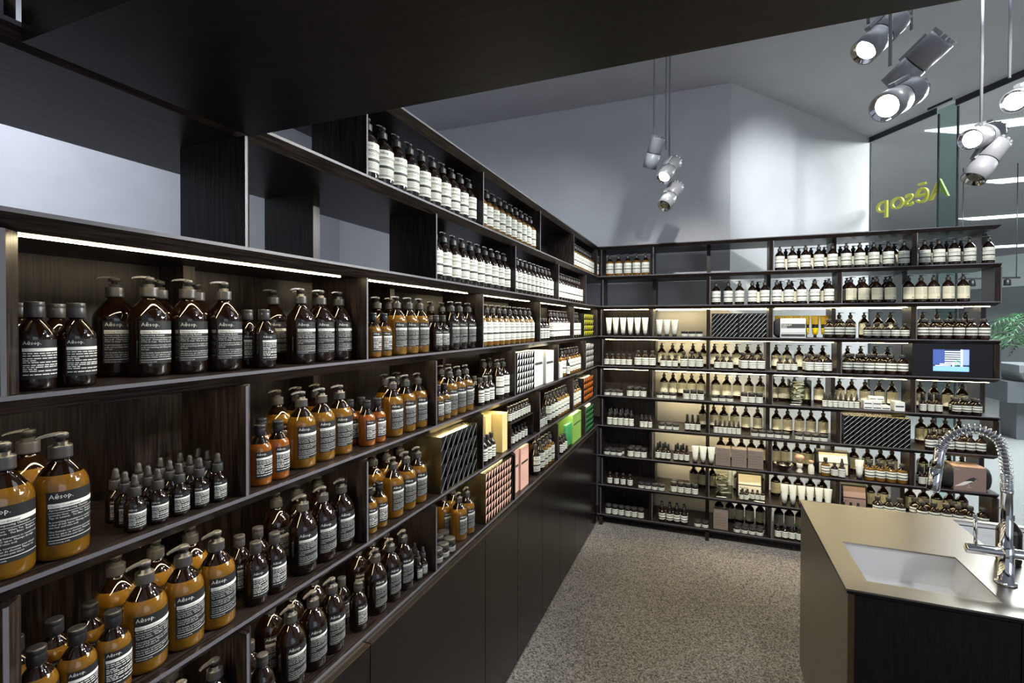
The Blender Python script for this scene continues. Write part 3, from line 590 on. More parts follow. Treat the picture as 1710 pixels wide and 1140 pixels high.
# ------------------------------------------------------------------ displays, boxes and other things on the shelves
def place(root, U, along, depth, z):
    root.location = (-depth, along, z) if U == 'L' else (along, depth, z); root.rotation_euler[2] = math.pi / 2 if U == 'L' else 0
def flat_text(m, txt, size, x, y, z, mi, maxw=None, face='-y'):
    v, f = text_mesh(txt, size); w = max(p[0] for p in v); k = min(1.0, maxw / w) if maxw else 1.0
    m.add([(x + p[0] * k, y, z + p[1] * k) for p in v], f, mi)
def facet_mesh(w, h, mi_face, thick=0.012, strip=True):
    m = MB(); a, b, c, d = (0, 0, h), (w, 0, h), (0, 0, 0), (w, thick, 0)
    if strip: m.add([a, b, c], [(0, 2, 1)], mi_face)
    else:
        e = (w * 0.80, 0, h); m.add([a, e, c], [(0, 2, 1)], mi_face); m.add([e, b, c], [(0, 2, 1)], 0)
    m.add([b, c, d], [(0, 1, 2)], 0); m.add([b, d, (w, thick, h)], [(0, 1, 2)], 0)
    m.add([c, d, (0, thick, 0)], [(0, 2, 1)], 0); m.add([a, b, (w, thick, h), (0, thick, h)], [(0, 1, 2, 3)], 0)
    n = Vector((h, -w)).normalized() * min(w, h) * 0.045
    if strip: m.add([(0 + n.x, -0.0012, n.y), (w + n.x, -0.0012, h + n.y), (w - n.x, -0.0012, h - n.y), (-n.x, -0.0012, -n.y)], [(0, 3, 2, 1)], 2)
    return m
edge_m = mat('pale_folded_edge', (0.42, 0.45, 0.44), 0.4); edge_d = mat('dark_folded_edge', (0.20, 0.21, 0.22), 0.35)
def block(label, U, along, n, w, h, d, cols, rows, col, shell=None, edge=None, depth=0.004, group=None):
    root = empty('faceted_gift_display'); tag(root, label, 'display box', group or 'faceted display boxes'); sh = shell or black_m; t = 0.0025
    MB().box(0, w, 0.002, d, 0, t).box(0, w, 0.002, d, h - t, h).box(0, t, 0.002, d, t, h - t).box(w - t, w, 0.002, d, t, h - t).box(t, w - t, d - t, d, t, h - t).build('case', sh, root)
    cw, ch = (w - 2 * t) / cols, (h - 2 * t) / rows
    me = facet_mesh(cw * 0.97, ch * 0.96, 1, strip=edge is not None).mesh('facet', [black_m, col, edge or col])
    for i in range(cols):
        for j in range(rows): link('facet', me, root, (t + cw * (i + 0.015), 0.003, t + ch * (j + 0.02)))
    place(root, U, along, depth, Z(n) + 0.0006); return root
yel = mat('yellow_card', (0.60, 0.60, 0.02), 0.5); whi = mat('white_card', (0.66, 0.67, 0.64), 0.5); ora = mat('orange_card', (0.62, 0.19, 0.03), 0.5)
grn = mat('green_card', (0.05, 0.28, 0.09), 0.5); pnk = mat('pink_card', (0.72, 0.43, 0.34), 0.5); crm = mat('cream_card', (0.62, 0.50, 0.22), 0.5)
kraft = textured('grey_brown_card', (0.13, 0.10, 0.08), (0.22, 0.18, 0.15), (40, 1, 6), 20, 0.6); lime = mat('lime_card', (0.24, 0.46, 0.09), 0.45); taupe = mat('taupe_sleeve', (0.24, 0.165, 0.14), 0.5)
block('yellow faceted display box at the corner of the lit third shelf', 'L', -0.50, 3, 0.36, 0.19, 0.10, 6, 4, yel)
block('black and white faceted display box beside two white cartons', 'L', -2.015, 4, 0.275, 0.222, 0.12, 7, 6, whi)
block('pale grey faceted display box at the corner of the fourth shelf', 'L', -0.425, 4, 0.30, 0.205, 0.10, 5, 4, whi)
block('black faceted display box in a brass case, over the pink faceted one', 'L', -2.815, 5, 0.31, 0.215, 0.17, 7, 4, black_m, brass, edge_d)
block('orange faceted display box at the corner of the fifth shelf', 'L', -0.50, 5, 0.36, 0.20, 0.14, 6, 4, ora)
block('pink faceted display box in a brass case on the lowest lit shelf', 'L', -2.41, 6, 0.325, 0.232, 0.19, 10, 6, pnk, brass)
block('green faceted display box at the corner beside the green carton', 'L', -0.425, 6, 0.30, 0.215, 0.12, 5, 5, grn)
block('black faceted display box beside the small white jars, third shelf', 'B', 0.960, 3, 0.205, 0.197, 0.12, 6, 5, black_m, None, edge_m, 0.03)
block('black faceted display box beside the grey toiletry bag, third shelf', 'B', 1.170, 3, 0.205, 0.197, 0.12, 6, 5, black_m, None, edge_m, 0.03)
block('long black faceted display box with a brass case on the end unit', 'B', 1.905, 6, 0.42, 0.220, 0.17, 12, 6, black_m, brass, edge_m, 0.006)
def carton(name, label, U, along, n, w, d, h, m, depth=0.02, lines=(), band=None, group=None, rz=0.0, z=None, cat_='carton', title=None):
    root = empty(name); tag(root, label, cat_, group)
    e = 0.0015; MB().loft([[(e, e, 0), (w - e, e, 0), (w - e, d - e, 0), (e, d - e, 0)], [(0, 0, e), (w, 0, e), (w, d, e), (0, d, e)], [(0, 0, h - e), (w, 0, h - e), (w, d, h - e), (0, d, h - e)], [(e, e, h), (w - e, e, h), (w - e, d - e, h), (e, d - e, h)]]).build('carton_body', m, root)
    pr = MB(); y = -0.0005
    if band: pr.box(w * 0.08, w * 0.92, y, 0.0002, h * band[0], h * band[1], 0)
    for k, (t, s, px, pz) in enumerate(lines): flat_text(pr, t, s, w * px, y * 2, h * pz, 0, w * 0.84)
    if pr.f: pr.build('print', lab_g if m is not black_m else lab_w, root)
    place(root, U, along, depth, (Z(n) if z is None else z) + 0.0006); root.rotation_euler[2] += rz
    return root
LN = lambda k0=0.45, k=5, s=0.004: [('Formulated with botanical extracts', s, 0.08, k0 - 0.055 * i) for i in range(k)]
carton('gift_carton', 'tall white gift carton next to the black and white faceted box', 'L', -1.70, 4, 0.165, 0.10, 0.215, whi, 0.02, [(BR, 0.010, 0.1, 0.85)] + LN(), (0.60, 0.67), 'white cartons on the fourth shelf')
carton('gift_carton', 'white gift carton further along, beside the shelf upright', 'L', -1.50, 4, 0.165, 0.10, 0.205, whi, 0.012, [(BR, 0.010, 0.1, 0.85)] + LN(), (0.60, 0.67), 'white cartons on the fourth shelf')
carton('gift_carton', 'short white carton in front of amber pump bottles, fourth shelf', 'L', -1.155, 4, 0.065, 0.06, 0.108, whi, 0.02)
for i, (y, dp, w_) in enumerate(((-2.180, 0.022, 'foremost, nearest the stepped riser'), (-2.262, 0.075, 'middle one of the three'), (-2.340, 0.085, 'innermost, behind three slim bottles'))):
    carton('cream_carton', f'cream yellow upright carton on the fifth shelf, {w_}', 'L', y, 5, 0.066, 0.13, 0.195, crm, dp, [], None, 'cream upright cartons on the fifth shelf')
o = carton('gift_carton', 'pale pink carton beside the pink faceted display box', 'L', -2.026, 6, 0.100, 0.11, 0.232, pnk, 0.03, [(BR, 0.009, 0.1, 0.85)] + LN(), (0.60, 0.65), 'pink cartons on the lowest shelf')
carton('gift_carton', 'pale pink carton beside the cream-labelled pump bottles', 'L', -1.922, 6, 0.125, 0.11, 0.232, pnk, 0.02, [(BR, 0.009, 0.1, 0.85)] + LN(), (0.60, 0.65), 'pink cartons on the lowest shelf')
carton('gift_carton', 'lime green wide carton beside the green tubes', 'L', -0.80, 6, 0.26, 0.13, 0.220, lime, 0.02, [(BR, 0.010, 0.1, 0.85)] + LN(), (0.62, 0.66))
for i in range(4):
    root = empty('green_tube'); tag(root, f'{ORD[i + 1]} slim green tube beside the lime green carton on the lowest shelf', 'tube', 'green tubes on the lowest shelf')
    MB().lathe([(0.014, 0.02), (0.015, 0.022), (0.015, 0.17), (0.013, 0.178)], 16).build('tube_body', grn, root); MB().lathe([(0.011, 0), (0.012, 0.0195)], 14).build('cap', capk, root)
    place(root, 'L', -0.965 + i * 0.040, 0.03, Z(6) + 0.0006)
# stepped riser with bottles on and under it
ri = empty('display_riser'); tag(ri, 'dark stepped riser carrying a row of small bottles, fifth shelf', 'riser')
MB().box(0, 0.35, 0, 0.10, 0.125, 0.13).build('top_plate', wood_y, ri); MB().box(0, 0.004, 0, 0.10, 0, 0.1245).build('side_panel', wood_y, ri); MB().box(0.346, 0.35, 0, 0.10, 0, 0.1245).build('side_panel', wood_y, ri)
place(ri, 'L', -2.088, 0.012, Z(5) + 0.0006)
def clone(ty, loc, rz, label, group):
    o = copy_tree(protos[ty]); o.location = loc; o.rotation_euler[2] = rz; o['label'] = label; o['group'] = group; return o
for i in range(8): clone('SBs', (-0.037, -2.06 + i * 0.041, Z(5) + 0.1312), math.pi / 2, f'{ORD[i + 1]} miniature bottle along the top of the dark stepped riser', 'bottles on top of the riser')
for i in range(6): clone('SBs', (-0.045, -2.05 + i * 0.05, Z(5) + 0.0007), math.pi / 2, f'{ORD[i + 1]} miniature bottle standing underneath the dark stepped riser', 'bottles under the riser')
# toiletry bags with paper sleeves
def bag(label, along, n, w, h, d, s0, s1, sm, depth, printer):
    root = empty('toiletry_bag'); tag(root, label, 'bag'); r = h * 0.32
    def rr(x, k):
        hw, hh = d / 2 * k, h / 2 * k; q = min(r, hw * 0.9, hh * 0.9); out = []
        for cx, cz, a0 in ((hw - q, hh - q, 0), (-hw + q, hh - q, 90), (-hw + q, -hh + q, 180), (hw - q, -hh + q, 270)):
            for t in range(4): a = R(a0 + t * 30); out.append((x, d / 2 + cx + q * math.cos(a), h / 2 + cz + q * math.sin(a)))
        return out
    MB().loft([rr(0, 0.62), rr(w * 0.04, 0.86), rr(w * 0.12, 0.99), rr(w * 0.88, 0.99), rr(w * 0.96, 0.86), rr(w, 0.62)], 0, True).build('bag_body', mat('black_canvas', (0.012, 0.012, 0.013), 0.8) if 'black_canvas' not in MATS else MATS['black_canvas'], root)
    MB().box(s0, s1, -0.0025, d + 0.0025, 0.0, h + 0.002).build('paper_sleeve', sm, root)
    pr = MB(); printer(pr, s0, s1, -0.0032, h); pr.build('sleeve_print', [lab_g, lab_w], root); place(root, 'B', along, depth, Z(n) + 0.0006)
def pr1(m, a, b, y, h):
    m.box(a + 0.006, b - 0.003, y, y + 0.0005, h * 0.50, h * 0.73, 0); flat_text(m, 'PARSLEY', 0.019, a + 0.009, y - 0.0006, h * 0.62, 1); flat_text(m, 'SEED', 0.019, a + 0.009, y - 0.0006, h * 0.515, 1)
    m.box(a + 0.006, b - 0.003, y, y + 0.0005, h * 0.05, h * 0.19, 0); flat_text(m, BR, 0.010, a + 0.009, y, h * 0.86, 0); m.box(a + 0.005, b - 0.003, y, y + 0.0005, h * 0.25, h * 0.265, 0)
def pr2(m, a, b, y, h):
    w = b - a; P_ = lambda u, v: (a + w * u, y, h * v)
    for mi, pts in ((1, [(0.02, 0.16), (0.28, 0.22), (0.42, 0.30), (0.55, 0.34), (0.60, 0.42), (0.52, 0.44), (0.34, 0.40), (0.20, 0.30)]), (0, [(0.34, 0.40), (0.52, 0.44), (0.60, 0.42), (0.55, 0.34), (0.64, 0.46), (0.68, 0.56), (0.62, 0.60), (0.50, 0.55)]),
                    (1, [(0.44, 0.31), (0.55, 0.33), (0.62, 0.42), (0.50, 0.36)]), (0, [(0.62, 0.60), (0.68, 0.56), (0.78, 0.52), (0.66, 0.53)]), (1, [(0.46, 0.31), (0.47, 0.31), (0.48, 0.16), (0.47, 0.16)]), (1, [(0.40, 0.155), (0.56, 0.15), (0.56, 0.16), (0.40, 0.165)])):
        m.add([P_(*p) for p in pts], [tuple(range(len(pts)))], mi)
    flat_text(m, BR, 0.009, a + 0.008, y, h * 0.88, 1)
grey_sl = mat('grey_white_sleeve', (0.48, 0.50, 0.50), 0.5)
bag('black toiletry bag in a grey printed sleeve before the yellow tubes', 1.432, 3, 0.235, 0.153, 0.09, 0.045, 0.225, grey_sl, 0.07, pr1)
bag('black wash bag in a taupe sleeve printed with a small bird', 2.522, 7, 0.285, 0.168, 0.16, 0.058, 0.240, taupe, 0.012, pr2)
# square glass jars filled with sample tubes
def glass_jar(label, x, n, w, h, depth, seed):
    root = empty('glass_jar'); tag(root, label, 'glass jar'); t = 0.003
    MB().box(0, w, 0, t, 0, h).box(0, w, w - t, w, 0, h).box(0, t, t, w - t, 0, h).box(w - t, w, t, w - t, 0, h).box(t, w - t, t, w - t, 0, t).build('jar_walls', jar_m, root)
    place(root, 'B', x, depth, Z(n) + 0.0006); rn = random.Random(seed)
    for i in range(14):
        L = 0.075; a = rn.uniform(-0.9, 0.9); zz = -0.008 + 0.0125 * i; px = x + w / 2 + rn.uniform(-0.018, 0.018); py = depth + w / 2 + rn.uniform(-0.03, 0.03)
        sample(px, py, Z(n) + zz + 0.02, a, rn.uniform(-0.08, 0.08), f'{ORD[i + 1]} foil sample tube from the bottom inside the {"upper" if n == 5 else "lower"} glass jar', f'sample tubes in the {"upper" if n == 5 else "lower"} glass jar')
samp = []
tube_g = mat('foil_sample_tube', (0.55, 0.56, 0.50), 0.3, 0.3)
def sample(x, y, z, az, el, label, group):
    if not samp:
        root = empty('sample_tube'); L = 0.078
        MB().loft([[(-L / 2, 0.006 * math.cos(t), 0.006 * math.sin(t)) for t in [k * math.pi / 4 for k in range(8)]], [(L * 0.35, 0.008 * math.cos(t), 0.005 * math.sin(t)) for t in [k * math.pi / 4 for k in range(8)]], [(L / 2, 0.009 * math.cos(t), 0.0006 * math.sin(t)) for t in [k * math.pi / 4 for k in range(8)]]], 0, True).build('tube_body', tube_g, root)
        MB().loft([[(-L / 2 - 0.012, 0.005 * math.cos(t), 0.005 * math.sin(t)) for t in [k * math.pi / 4 for k in range(8)]], [(-L / 2 - 0.0003, 0.005 * math.cos(t), 0.005 * math.sin(t)) for t in [k * math.pi / 4 for k in range(8)]]], 0, True).build('cap', capk, root)
        samp.append(root); o = root
    else: o = copy_tree(samp[0])
    o.location = (x, y, z); o.rotation_euler = (0, el, az); tag(o, label, 'tube', group)
glass_jar('square clear glass jar of sample tubes, fifth shelf of end unit', 1.548, 5, 0.15, 0.20, 0.06, 4)
glass_jar('square clear glass jar of sample tubes, eighth shelf of end unit', 0.992, 8, 0.14, 0.215, 0.06, 5)
sample(1.585, 0.028, Z(5) + 0.007, 0.1, 0, 'foil sample tube lying in front of the upper glass jar', 'loose sample tubes'); sample(1.045, 0.028, Z(8) + 0.007, 0.1, 0, 'foil sample tube lying in front of the lower glass jar', 'loose sample tubes')
sample(1.33, 0.022, Z(8) + 0.007, 3.0, 0, 'foil sample tube lying before the miniature bottles and travel kit', 'loose sample tubes')
# white cartons piled up on the fifth shelf
k = 0
for j in range(2):
    for i in range(3):
        if j == 1 and i == 2: continue
        k += 1; carton('soap_carton', f'white soap carton in the pile, {("bottom", "middle")[j]} layer, {ORD[i + 1]} along', 'B', 2.045 + i * 0.057, 5, 0.055, 0.085, 0.032, whi, 0.05, [], (0.25, 0.48), 'piled white soap cartons', z=Z(5) + j * 0.0326)
for i in range(2): carton('soap_carton', f'small white soap carton on top of the pile, {ORD[i + 1]} along', 'B', 2.085 + i * 0.048, 5, 0.045, 0.05, 0.03, whi, 0.07, [], (0.3, 0.5), 'white soap cartons on top of the pile', z=Z(5) + 0.0658)
carton('soap_carton', 'separate white carton standing beside the soap carton pile', 'B', 2.232, 5, 0.062, 0.10, 0.068, whi, 0.025, [], (0.45, 0.6))
for i, x in enumerate((1.0, 1.122, 1.245)):
    carton('kit_carton', f'{ORD[i + 1]} grey-brown printed kit carton on the seventh shelf, beside white tubes', 'B', x, 7, 0.112, 0.10, 0.15, kraft, 0.03, [(BR, 0.012, 0.1, 0.84)] + [('Skin care kit contents', 0.010, 0.08, 0.66 - 0.14 * q) for q in range(4)], None, 'kit cartons on the seventh shelf', rz=-0.04)
carton('kit_carton', 'pale printed kit carton standing alone on the bottom shelf', 'B', 0.985, 9, 0.112, 0.09, 0.15, kraft, 0.03, [(BR, 0.012, 0.1, 0.84)] + [('Skin care kit contents', 0.010, 0.08, 0.66 - 0.14 * q) for q in range(4)])
def kit(label, x, n, w, h, d, depth, col, title):
    root = empty('travel_kit_case'); tag(root, label, 'travel kit')
    MB().loft([[(0, 0, 0), (w, 0, 0), (w, d, 0), (0, d, 0)], [(0, 0.0, h * 0.5), (w, 0.0, h * 0.5), (w, d, h * 0.5), (0, d, h * 0.5)], [(0, d * 0.3, h), (w, d * 0.3, h), (w, d, h), (0, d, h)]]).build('case_body', black_m, root)
    MB().box(w * 0.07, w * 0.93, -0.002, -0.0003, h * 0.04, h * 0.5).build('paper_panel', col, root)
    MB().add([(w * 0.07, d * 0.02 - 0.0015, h * 0.54), (w * 0.93, d * 0.02 - 0.0015, h * 0.54), (w * 0.93, d * 0.27 - 0.0015, h * 0.94), (w * 0.07, d * 0.27 - 0.0015, h * 0.94)], [(0, 1, 2, 3)]).build('paper_panel', col, root)
    pr = MB(); flat_text(pr, title, 0.022, w * 0.12, -0.0026, h * 0.36, 0, w * 0.5); pr.build('print', lab_g, root); place(root, 'B', x, depth, Z(n) + 0.0006)
kit('dark travel kit case with a cream panel behind four small bottles', 1.745, 7, 0.225, 0.178, 0.11, 0.09, mat('cream_paper', (0.62, 0.58, 0.44), 0.5), 'Kit')
kit('dark travel kit case with a cream panel behind miniature bottles', 1.165, 8, 0.20, 0.20, 0.08, 0.12, MATS['cream_paper'], 'Boston')
kit('dark travel kit case with a taupe panel behind three miniature bottles', 1.915, 8, 0.17, 0.20, 0.08, 0.09, taupe, 'Kit')
# steel bowl and two shaving brushes
b = empty('shaving_bowl'); tag(b, 'small stainless steel shaving bowl beside the shaving brushes', 'bowl')
MB().lathe([(0.022, 0), (0.026, 0.001), (0.045, 0.022), (0.069, 0.052), (0.074, 0.0535), (0.073, 0.055), (0.067, 0.0535), (0.044, 0.024), (0.025, 0.004), (0.004, 0.003)], 28).build('bowl_shell', mat('satin_steel', (0.45, 0.43, 0.42), 0.25, 1.0), b); place(b, 'B', 1.508, 0.085, Z(7) + 0.0006)
brist = mat('badger_bristle', (0.42, 0.27, 0.17), 0.9); ivory = mat('ivory_resin', (0.66, 0.63, 0.52), 0.3)
b = empty('shaving_brush'); tag(b, 'large shaving brush with a waisted ivory handle and full bristles', 'brush')
MB().lathe([(0.024, 0), (0.025, 0.006), (0.014, 0.026), (0.015, 0.036), (0.022, 0.042), (0.023, 0.066), (0.020, 0.075)], 22).build('handle', ivory, b)
MB().lathe([(0.018, 0.0755), (0.022, 0.092), (0.034, 0.115), (0.034, 0.126), (0.024, 0.138), (0.006, 0.143)], 22).build('bristles', brist, b); place(b, 'B', 1.622, 0.07, Z(7) + 0.0006)
b = empty('shaving_brush'); tag(b, 'small shaving brush with a plain ivory bottle-shaped handle', 'brush')
MB().lathe([(0.021, 0), (0.022, 0.003), (0.022, 0.058), (0.014, 0.072), (0.013, 0.080)], 22).build('handle', ivory, b)
MB().lathe([(0.013, 0.0805), (0.019, 0.094), (0.019, 0.102), (0.012, 0.108), (0.003, 0.110)], 22).build('bristles', brist, b); place(b, 'B', 1.70, 0.055, Z(7) + 0.0006)
# ------------------------------------------------------------------ island with two basins
IX0, IX1, IY0, IY1, IZ = 1.375, 3.1, -2.452, -1.532, 0.82
S1, S2 = (1.456, 1.830, -2.367, -2.025), (1.992, 2.366, -1.905, -1.562)
isl = empty('island_counter', (2.2, -2.0, FLOOR)); tag(isl, 'wash-up island with a brushed steel top over bronze and black panels', 'counter')
xs, ys = [IX0, S1[0], S1[1], S2[0], S2[1], IX1], [IY0, S1[2], S1[3], S2[2], S2[3], IY1]
tp = MB(); idx = {}
def inhole(x, y): return any(h[0] < x < h[1] and h[2] < y < h[3] for h in (S1, S2))
for i in range(5):
    for j in range(5):
        if inhole((xs[i] + xs[i + 1]) / 2, (ys[j] + ys[j + 1]) / 2): continue
        for zz, rev in ((IZ, 0), (IZ - 0.006, 1)):
            q = [(xs[i], ys[j], zz), (xs[i + 1], ys[j], zz), (xs[i + 1], ys[j + 1], zz), (xs[i], ys[j + 1], zz)]
            tp.add(q, [(3, 2, 1, 0)] if rev else [(0, 1, 2, 3)])
for (a, b_, c_, d_) in ((IX0, IX1, IY0, IY1), S1, S2):
    q = [(a, c_), (b_, c_), (b_, d_), (a, d_)]
    for i in range(4): p, q2 = q[i], q[(i + 1) % 4]; tp.add([(*p, IZ - 0.006), (*q2, IZ - 0.006), (*q2, IZ), (*p, IZ)], [(0, 1, 2, 3)])
rel(tp.build('counter_top', steel_m), isl)
for nm_, bx in (('edge_rail', (IX0 + 0.003, IX1, IY0 + 0.003, IY0 + 0.02, IZ - 0.018, IZ - 0.0065)), ('edge_rail', (IX0 + 0.003, IX0 + 0.02, IY0 + 0.0205, IY1 - 0.0205, IZ - 0.018, IZ - 0.0065)), ('edge_rail', (IX0 + 0.003, IX1, IY1 - 0.02, IY1 - 0.003, IZ - 0.018, IZ - 0.0065))):
    rel(MB().box(*bx).build(nm_, black_m), isl)
rel(MB().box(IX0 + 0.006, IX0 + 0.026, IY0 + 0.008, IY1 - 0.006, -0.03, IZ - 0.0185).build('side_panel', clad_m), isl)
bronze_e = mat('bronze_panel_edge', (0.12, 0.075, 0.04), 0.35, 0.6)
rel(MB().box(IX0 + 0.008, IX0 + 0.026, IY0 + 0.0065, IY0 + 0.0078, -0.03, IZ - 0.0185).build('panel_edge', bronze_e), isl)
for a, b_ in ((IX0 + 0.0275, 1.838), (1.841, 2.30), (2.303, 3.09)):
    rel(MB().box(a, b_, IY0 + 0.012, IY0 + 0.03, -0.03, IZ - 0.024).build('door', door_m), isl)
rel(MB().box(IX0 + 0.0275, IX1 - 0.01, IY1 - 0.03, IY1 - 0.008, -0.03, IZ - 0.019).build('rear_panel', door_m), isl)
rel(MB().box(IX0 + 0.05, IX1 - 0.05, IY0 + 0.06, IY1 - 0.05, FLOOR, -0.031).build('plinth', black_m), isl)
for h in (S1, S2):
    s = MB(); e = 0.004; a, b_, c_, d_ = h[0] - e, h[1] + e, h[2] - e, h[3] + e; zt, zb = IZ - 0.0068, IZ - 0.125; ix, iy = 0.05, 0.05
    L = lambda k, z: [(a + k, c_ + k, z), (b_ - k, c_ + k, z), (b_ - k, d_ - k, z), (a + k, d_ - k, z)]
    s.loft([L(0, zt), L(0.012, zt - 0.05), L(0.03, zb + 0.012), L(0.055, zb)], 0, False, False); s.add(L(0.055, zb), [(0, 1, 2, 3)])
    s.loft([L(-0.012, zt), L(-0.012, zb - 0.012)], 0, False, False); s.add(L(-0.012, zb - 0.012), [(3, 2, 1, 0)])
    s.loft([L(-0.012, zt), L(0, zt)], 0, False, False)
    o = s.build('basin', ceramic); rel(o, isl)
    x, y = (h[0] + h[1]) / 2, (h[2] + h[3]) / 2
    dr = MB().lathe([(0.006, 0), (0.024, 0.001), (0.026, 0.003), (0.010, 0.004)], 20, c=(x, y, zb + 0.0006)).build('drain', chrome); rel(dr, isl)
# spring-neck faucet
fx, fy = 1.903, -2.205
fa = empty('spring_faucet', (fx, fy, IZ)); tag(fa, 'chrome spring-neck faucet with a pull-down spray head over the front basin', 'faucet')
MB().lathe([(0.030, 0.0006), (0.031, 0.004), (0.029, 0.008), (0.022, 0.009), (0.021, 0.10), (0.021, 0.135), (0.0165, 0.137), (0.0165, 0.318), (0.0175, 0.319), (0.0175, 0.330), (0.012, 0.331)], 26).build('body', chrome, fa)
MB().tube([(-0.112, 0, 0.108), (-0.11, 0, 0.108), (0.16, 0, 0.108), (0.162, 0, 0.108)], [0.014, 0.017, 0.017, 0.014], 22).build('mixer_bar', chrome, fa)
MB().tube([(-0.084, 0, 0.122), (-0.086, 0, 0.232)], 0.0055, 12).build('lever', chrome, fa)
arc = [(1.902, 1.15), (1.902, 1.19), (1.900, 1.23), (1.895, 1.269), (1.886, 1.307), (1.872, 1.329), (1.848, 1.346), (1.819, 1.355), (1.792, 1.353), (1.761, 1.339), (1.737, 1.313), (1.722, 1.290), (1.715, 1.272)]
def smooth(pts, n):
    out = []
    for i in range(len(pts) - 1):
        p0, p1, p2, p3 = pts[max(i - 1, 0)], pts[i], pts[i + 1], pts[min(i + 2, len(pts) - 1)]
        for k in range(n):
            t = k / n; out.append(tuple(0.5 * (2 * p1[c] + (p2[c] - p0[c]) * t + (2 * p0[c] - 5 * p1[c] + 4 * p2[c] - p3[c]) * t * t + (3 * p1[c] - p0[c] - 3 * p2[c] + p3[c]) * t ** 3) for c in range(2)))
    return out + [pts[-1]]
sp = smooth(arc, 14); sp3 = [Vector((x - fx, 0, z - IZ)) for x, z in sp]
MB().tube(sp3, 0.0085, 10).build('hose', mat('grey_hose', (0.22, 0.22, 0.23), 0.4, 0.4), fa)
hel = []; ln = 0.0; acc = [0.0]
for a, b_ in zip(sp3[:-1], sp3[1:]): acc.append(acc[-1] + (b_ - a).length)
tot = acc[-1]; ph = 0.0; npts = 760; s_prev = 0
for i in range(npts):
    s_ = tot * i / (npts - 1); j = max(k for k in range(len(acc)) if acc[k] <= s_ + 1e-9); j = min(j, len(sp3) - 2)
    p = sp3[j].lerp(sp3[j + 1], (s_ - acc[j]) / max(1e-6, acc[j + 1] - acc[j])); t = (sp3[j + 1] - sp3[j]).normalized()
    pitch_ = 0.0062 if s_ < 0.055 else (0.0135 if s_ < tot - 0.03 else 0.006); ph += 2 * math.pi * (s_ - s_prev) / pitch_; s_prev = s_
    nrm = t.cross(Vector((0, 1, 0))).normalized(); hel.append(p + (nrm * math.cos(ph) + Vector((0, 1, 0)) * math.sin(ph)) * 0.0155)
MB().tube(hel, 0.0027, 5).build('spring', chrome, fa)
h0, h1 = Vector((1.716 - fx, 0, 1.276 - IZ)), Vector((1.694 - fx, 0, 1.120 - IZ))
MB().tube([h0.lerp(h1, t) for t in (0, 0.02, 0.10, 0.30, 0.44, 0.45, 0.47, 0.48, 0.97, 1.0)], [0.011, 0.0145, 0.0155, 0.0165, 0.0175, 0.0155, 0.0155, 0.0185, 0.0195, 0.017], 24).build('spray_head', chrome, fa)
clone('PR', (2.0, -2.0, IZ + 0.0006), 2.6, 'brown soap pump bottle standing on the island beside the faucet', 'soap on the island')
# ------------------------------------------------------------------ track spotlights on rods
def lampset(label, heads, rods, canopy, group):
    """heads: (back, front, lit, on) world points"""
    root = empty('spotlight_cluster', (canopy[0], canopy[1], CEIL)); tag(root, label, 'ceiling light', group); inv = Matrix.Translation(-root.location)
    def pa(o): o.parent = root; o.matrix_parent_inverse = inv; return o
    pa(MB().lathe([(0.09, CEIL - 0.030), (0.09, CEIL - 0.001)], 24, c=(canopy[0], canopy[1], 0)).build('ceiling_plate', lampw))
    for (a, b_) in rods: pa(MB().tube([a, b_], 0.0065, 10).build('rod', lampw))
    for bk, fr, lit, en in heads:
        bk, fr = Vector(bk), Vector(fr); ax = (fr - bk); L = ax.length; rr_ = 0.0525
        q = ax.to_track_quat('Z', 'Y'); h = empty('lamp_head', (0, 0, 0)); h.parent = root; h.matrix_parent_inverse = inv; h.location = bk; h.rotation_mode = 'QUATERNION'; h.rotation_quaternion = q
        m = MB().lathe([(rr_ * 0.80, 0.0), (rr_ * 0.98, 0.002), (rr_, 0.012), (rr_, L * 0.50), (rr_ * 0.95, L * 0.505), (rr_ * 0.95, L * 0.52), (rr_, L * 0.525), (rr_, L), (rr_ * 0.93, L), (rr_ * 0.72, L - 0.02), (rr_ * 0.3, L - 0.021)], 28, mis=[0, 0, 0, 1, 1, 1, 0, 0, 2, 2])
        for k in range(12): a = 2 * math.pi * k / 12; c_, s2 = math.cos(a), math.sin(a); m.box(rr_ * 0.86 * c_ - 0.006, rr_ * 0.86 * c_ + 0.006, rr_ * 0.86 * s2 - 0.006, rr_ * 0.86 * s2 + 0.006, -0.012, 0.001)
        m.build('housing', [lampw, capk, chrome], h)
        MB().lathe([(rr_ * 0.60, L - 0.018), (rr_ * 0.66, L - 0.014), (rr_ * 0.4, L - 0.010)], 24).build('lens', lamplit if lit else lampoff, h)
        MB().box(-0.012, 0.012, rr_ + 0.001, rr_ + 0.014, L * 0.1, L * 0.62).build('bracket', lampw, h)
        if en:
            o = light('spotlight_beam', 'SPOT', fr + ax.normalized() * 0.02, en, (1.0, 0.98, 0.95), fr + ax, spot_size=R(46), spot_blend=0.6, shadow_soft_size=0.03)
    return root
lampset('cluster of three grey spotlights on rods before the back wall', [((0.584, -0.658, 3.103), (0.513, -0.595, 2.904), 0, 18), ((0.695, -0.576, 2.935), (0.623, -0.720, 2.786), 1, 60), ((0.709, -0.554, 2.756), (0.626, -0.675, 2.592), 0, 45)], [((0.552, -0.666, 3.139), (0.552, -0.666, 3.90)), ((0.635, -0.635, 3.015), (0.635, -0.635, 3.90)), ((0.654, -0.542, 2.962), (0.654, -0.542, 3.90))], (0.633, -0.604), 'spotlight clusters')
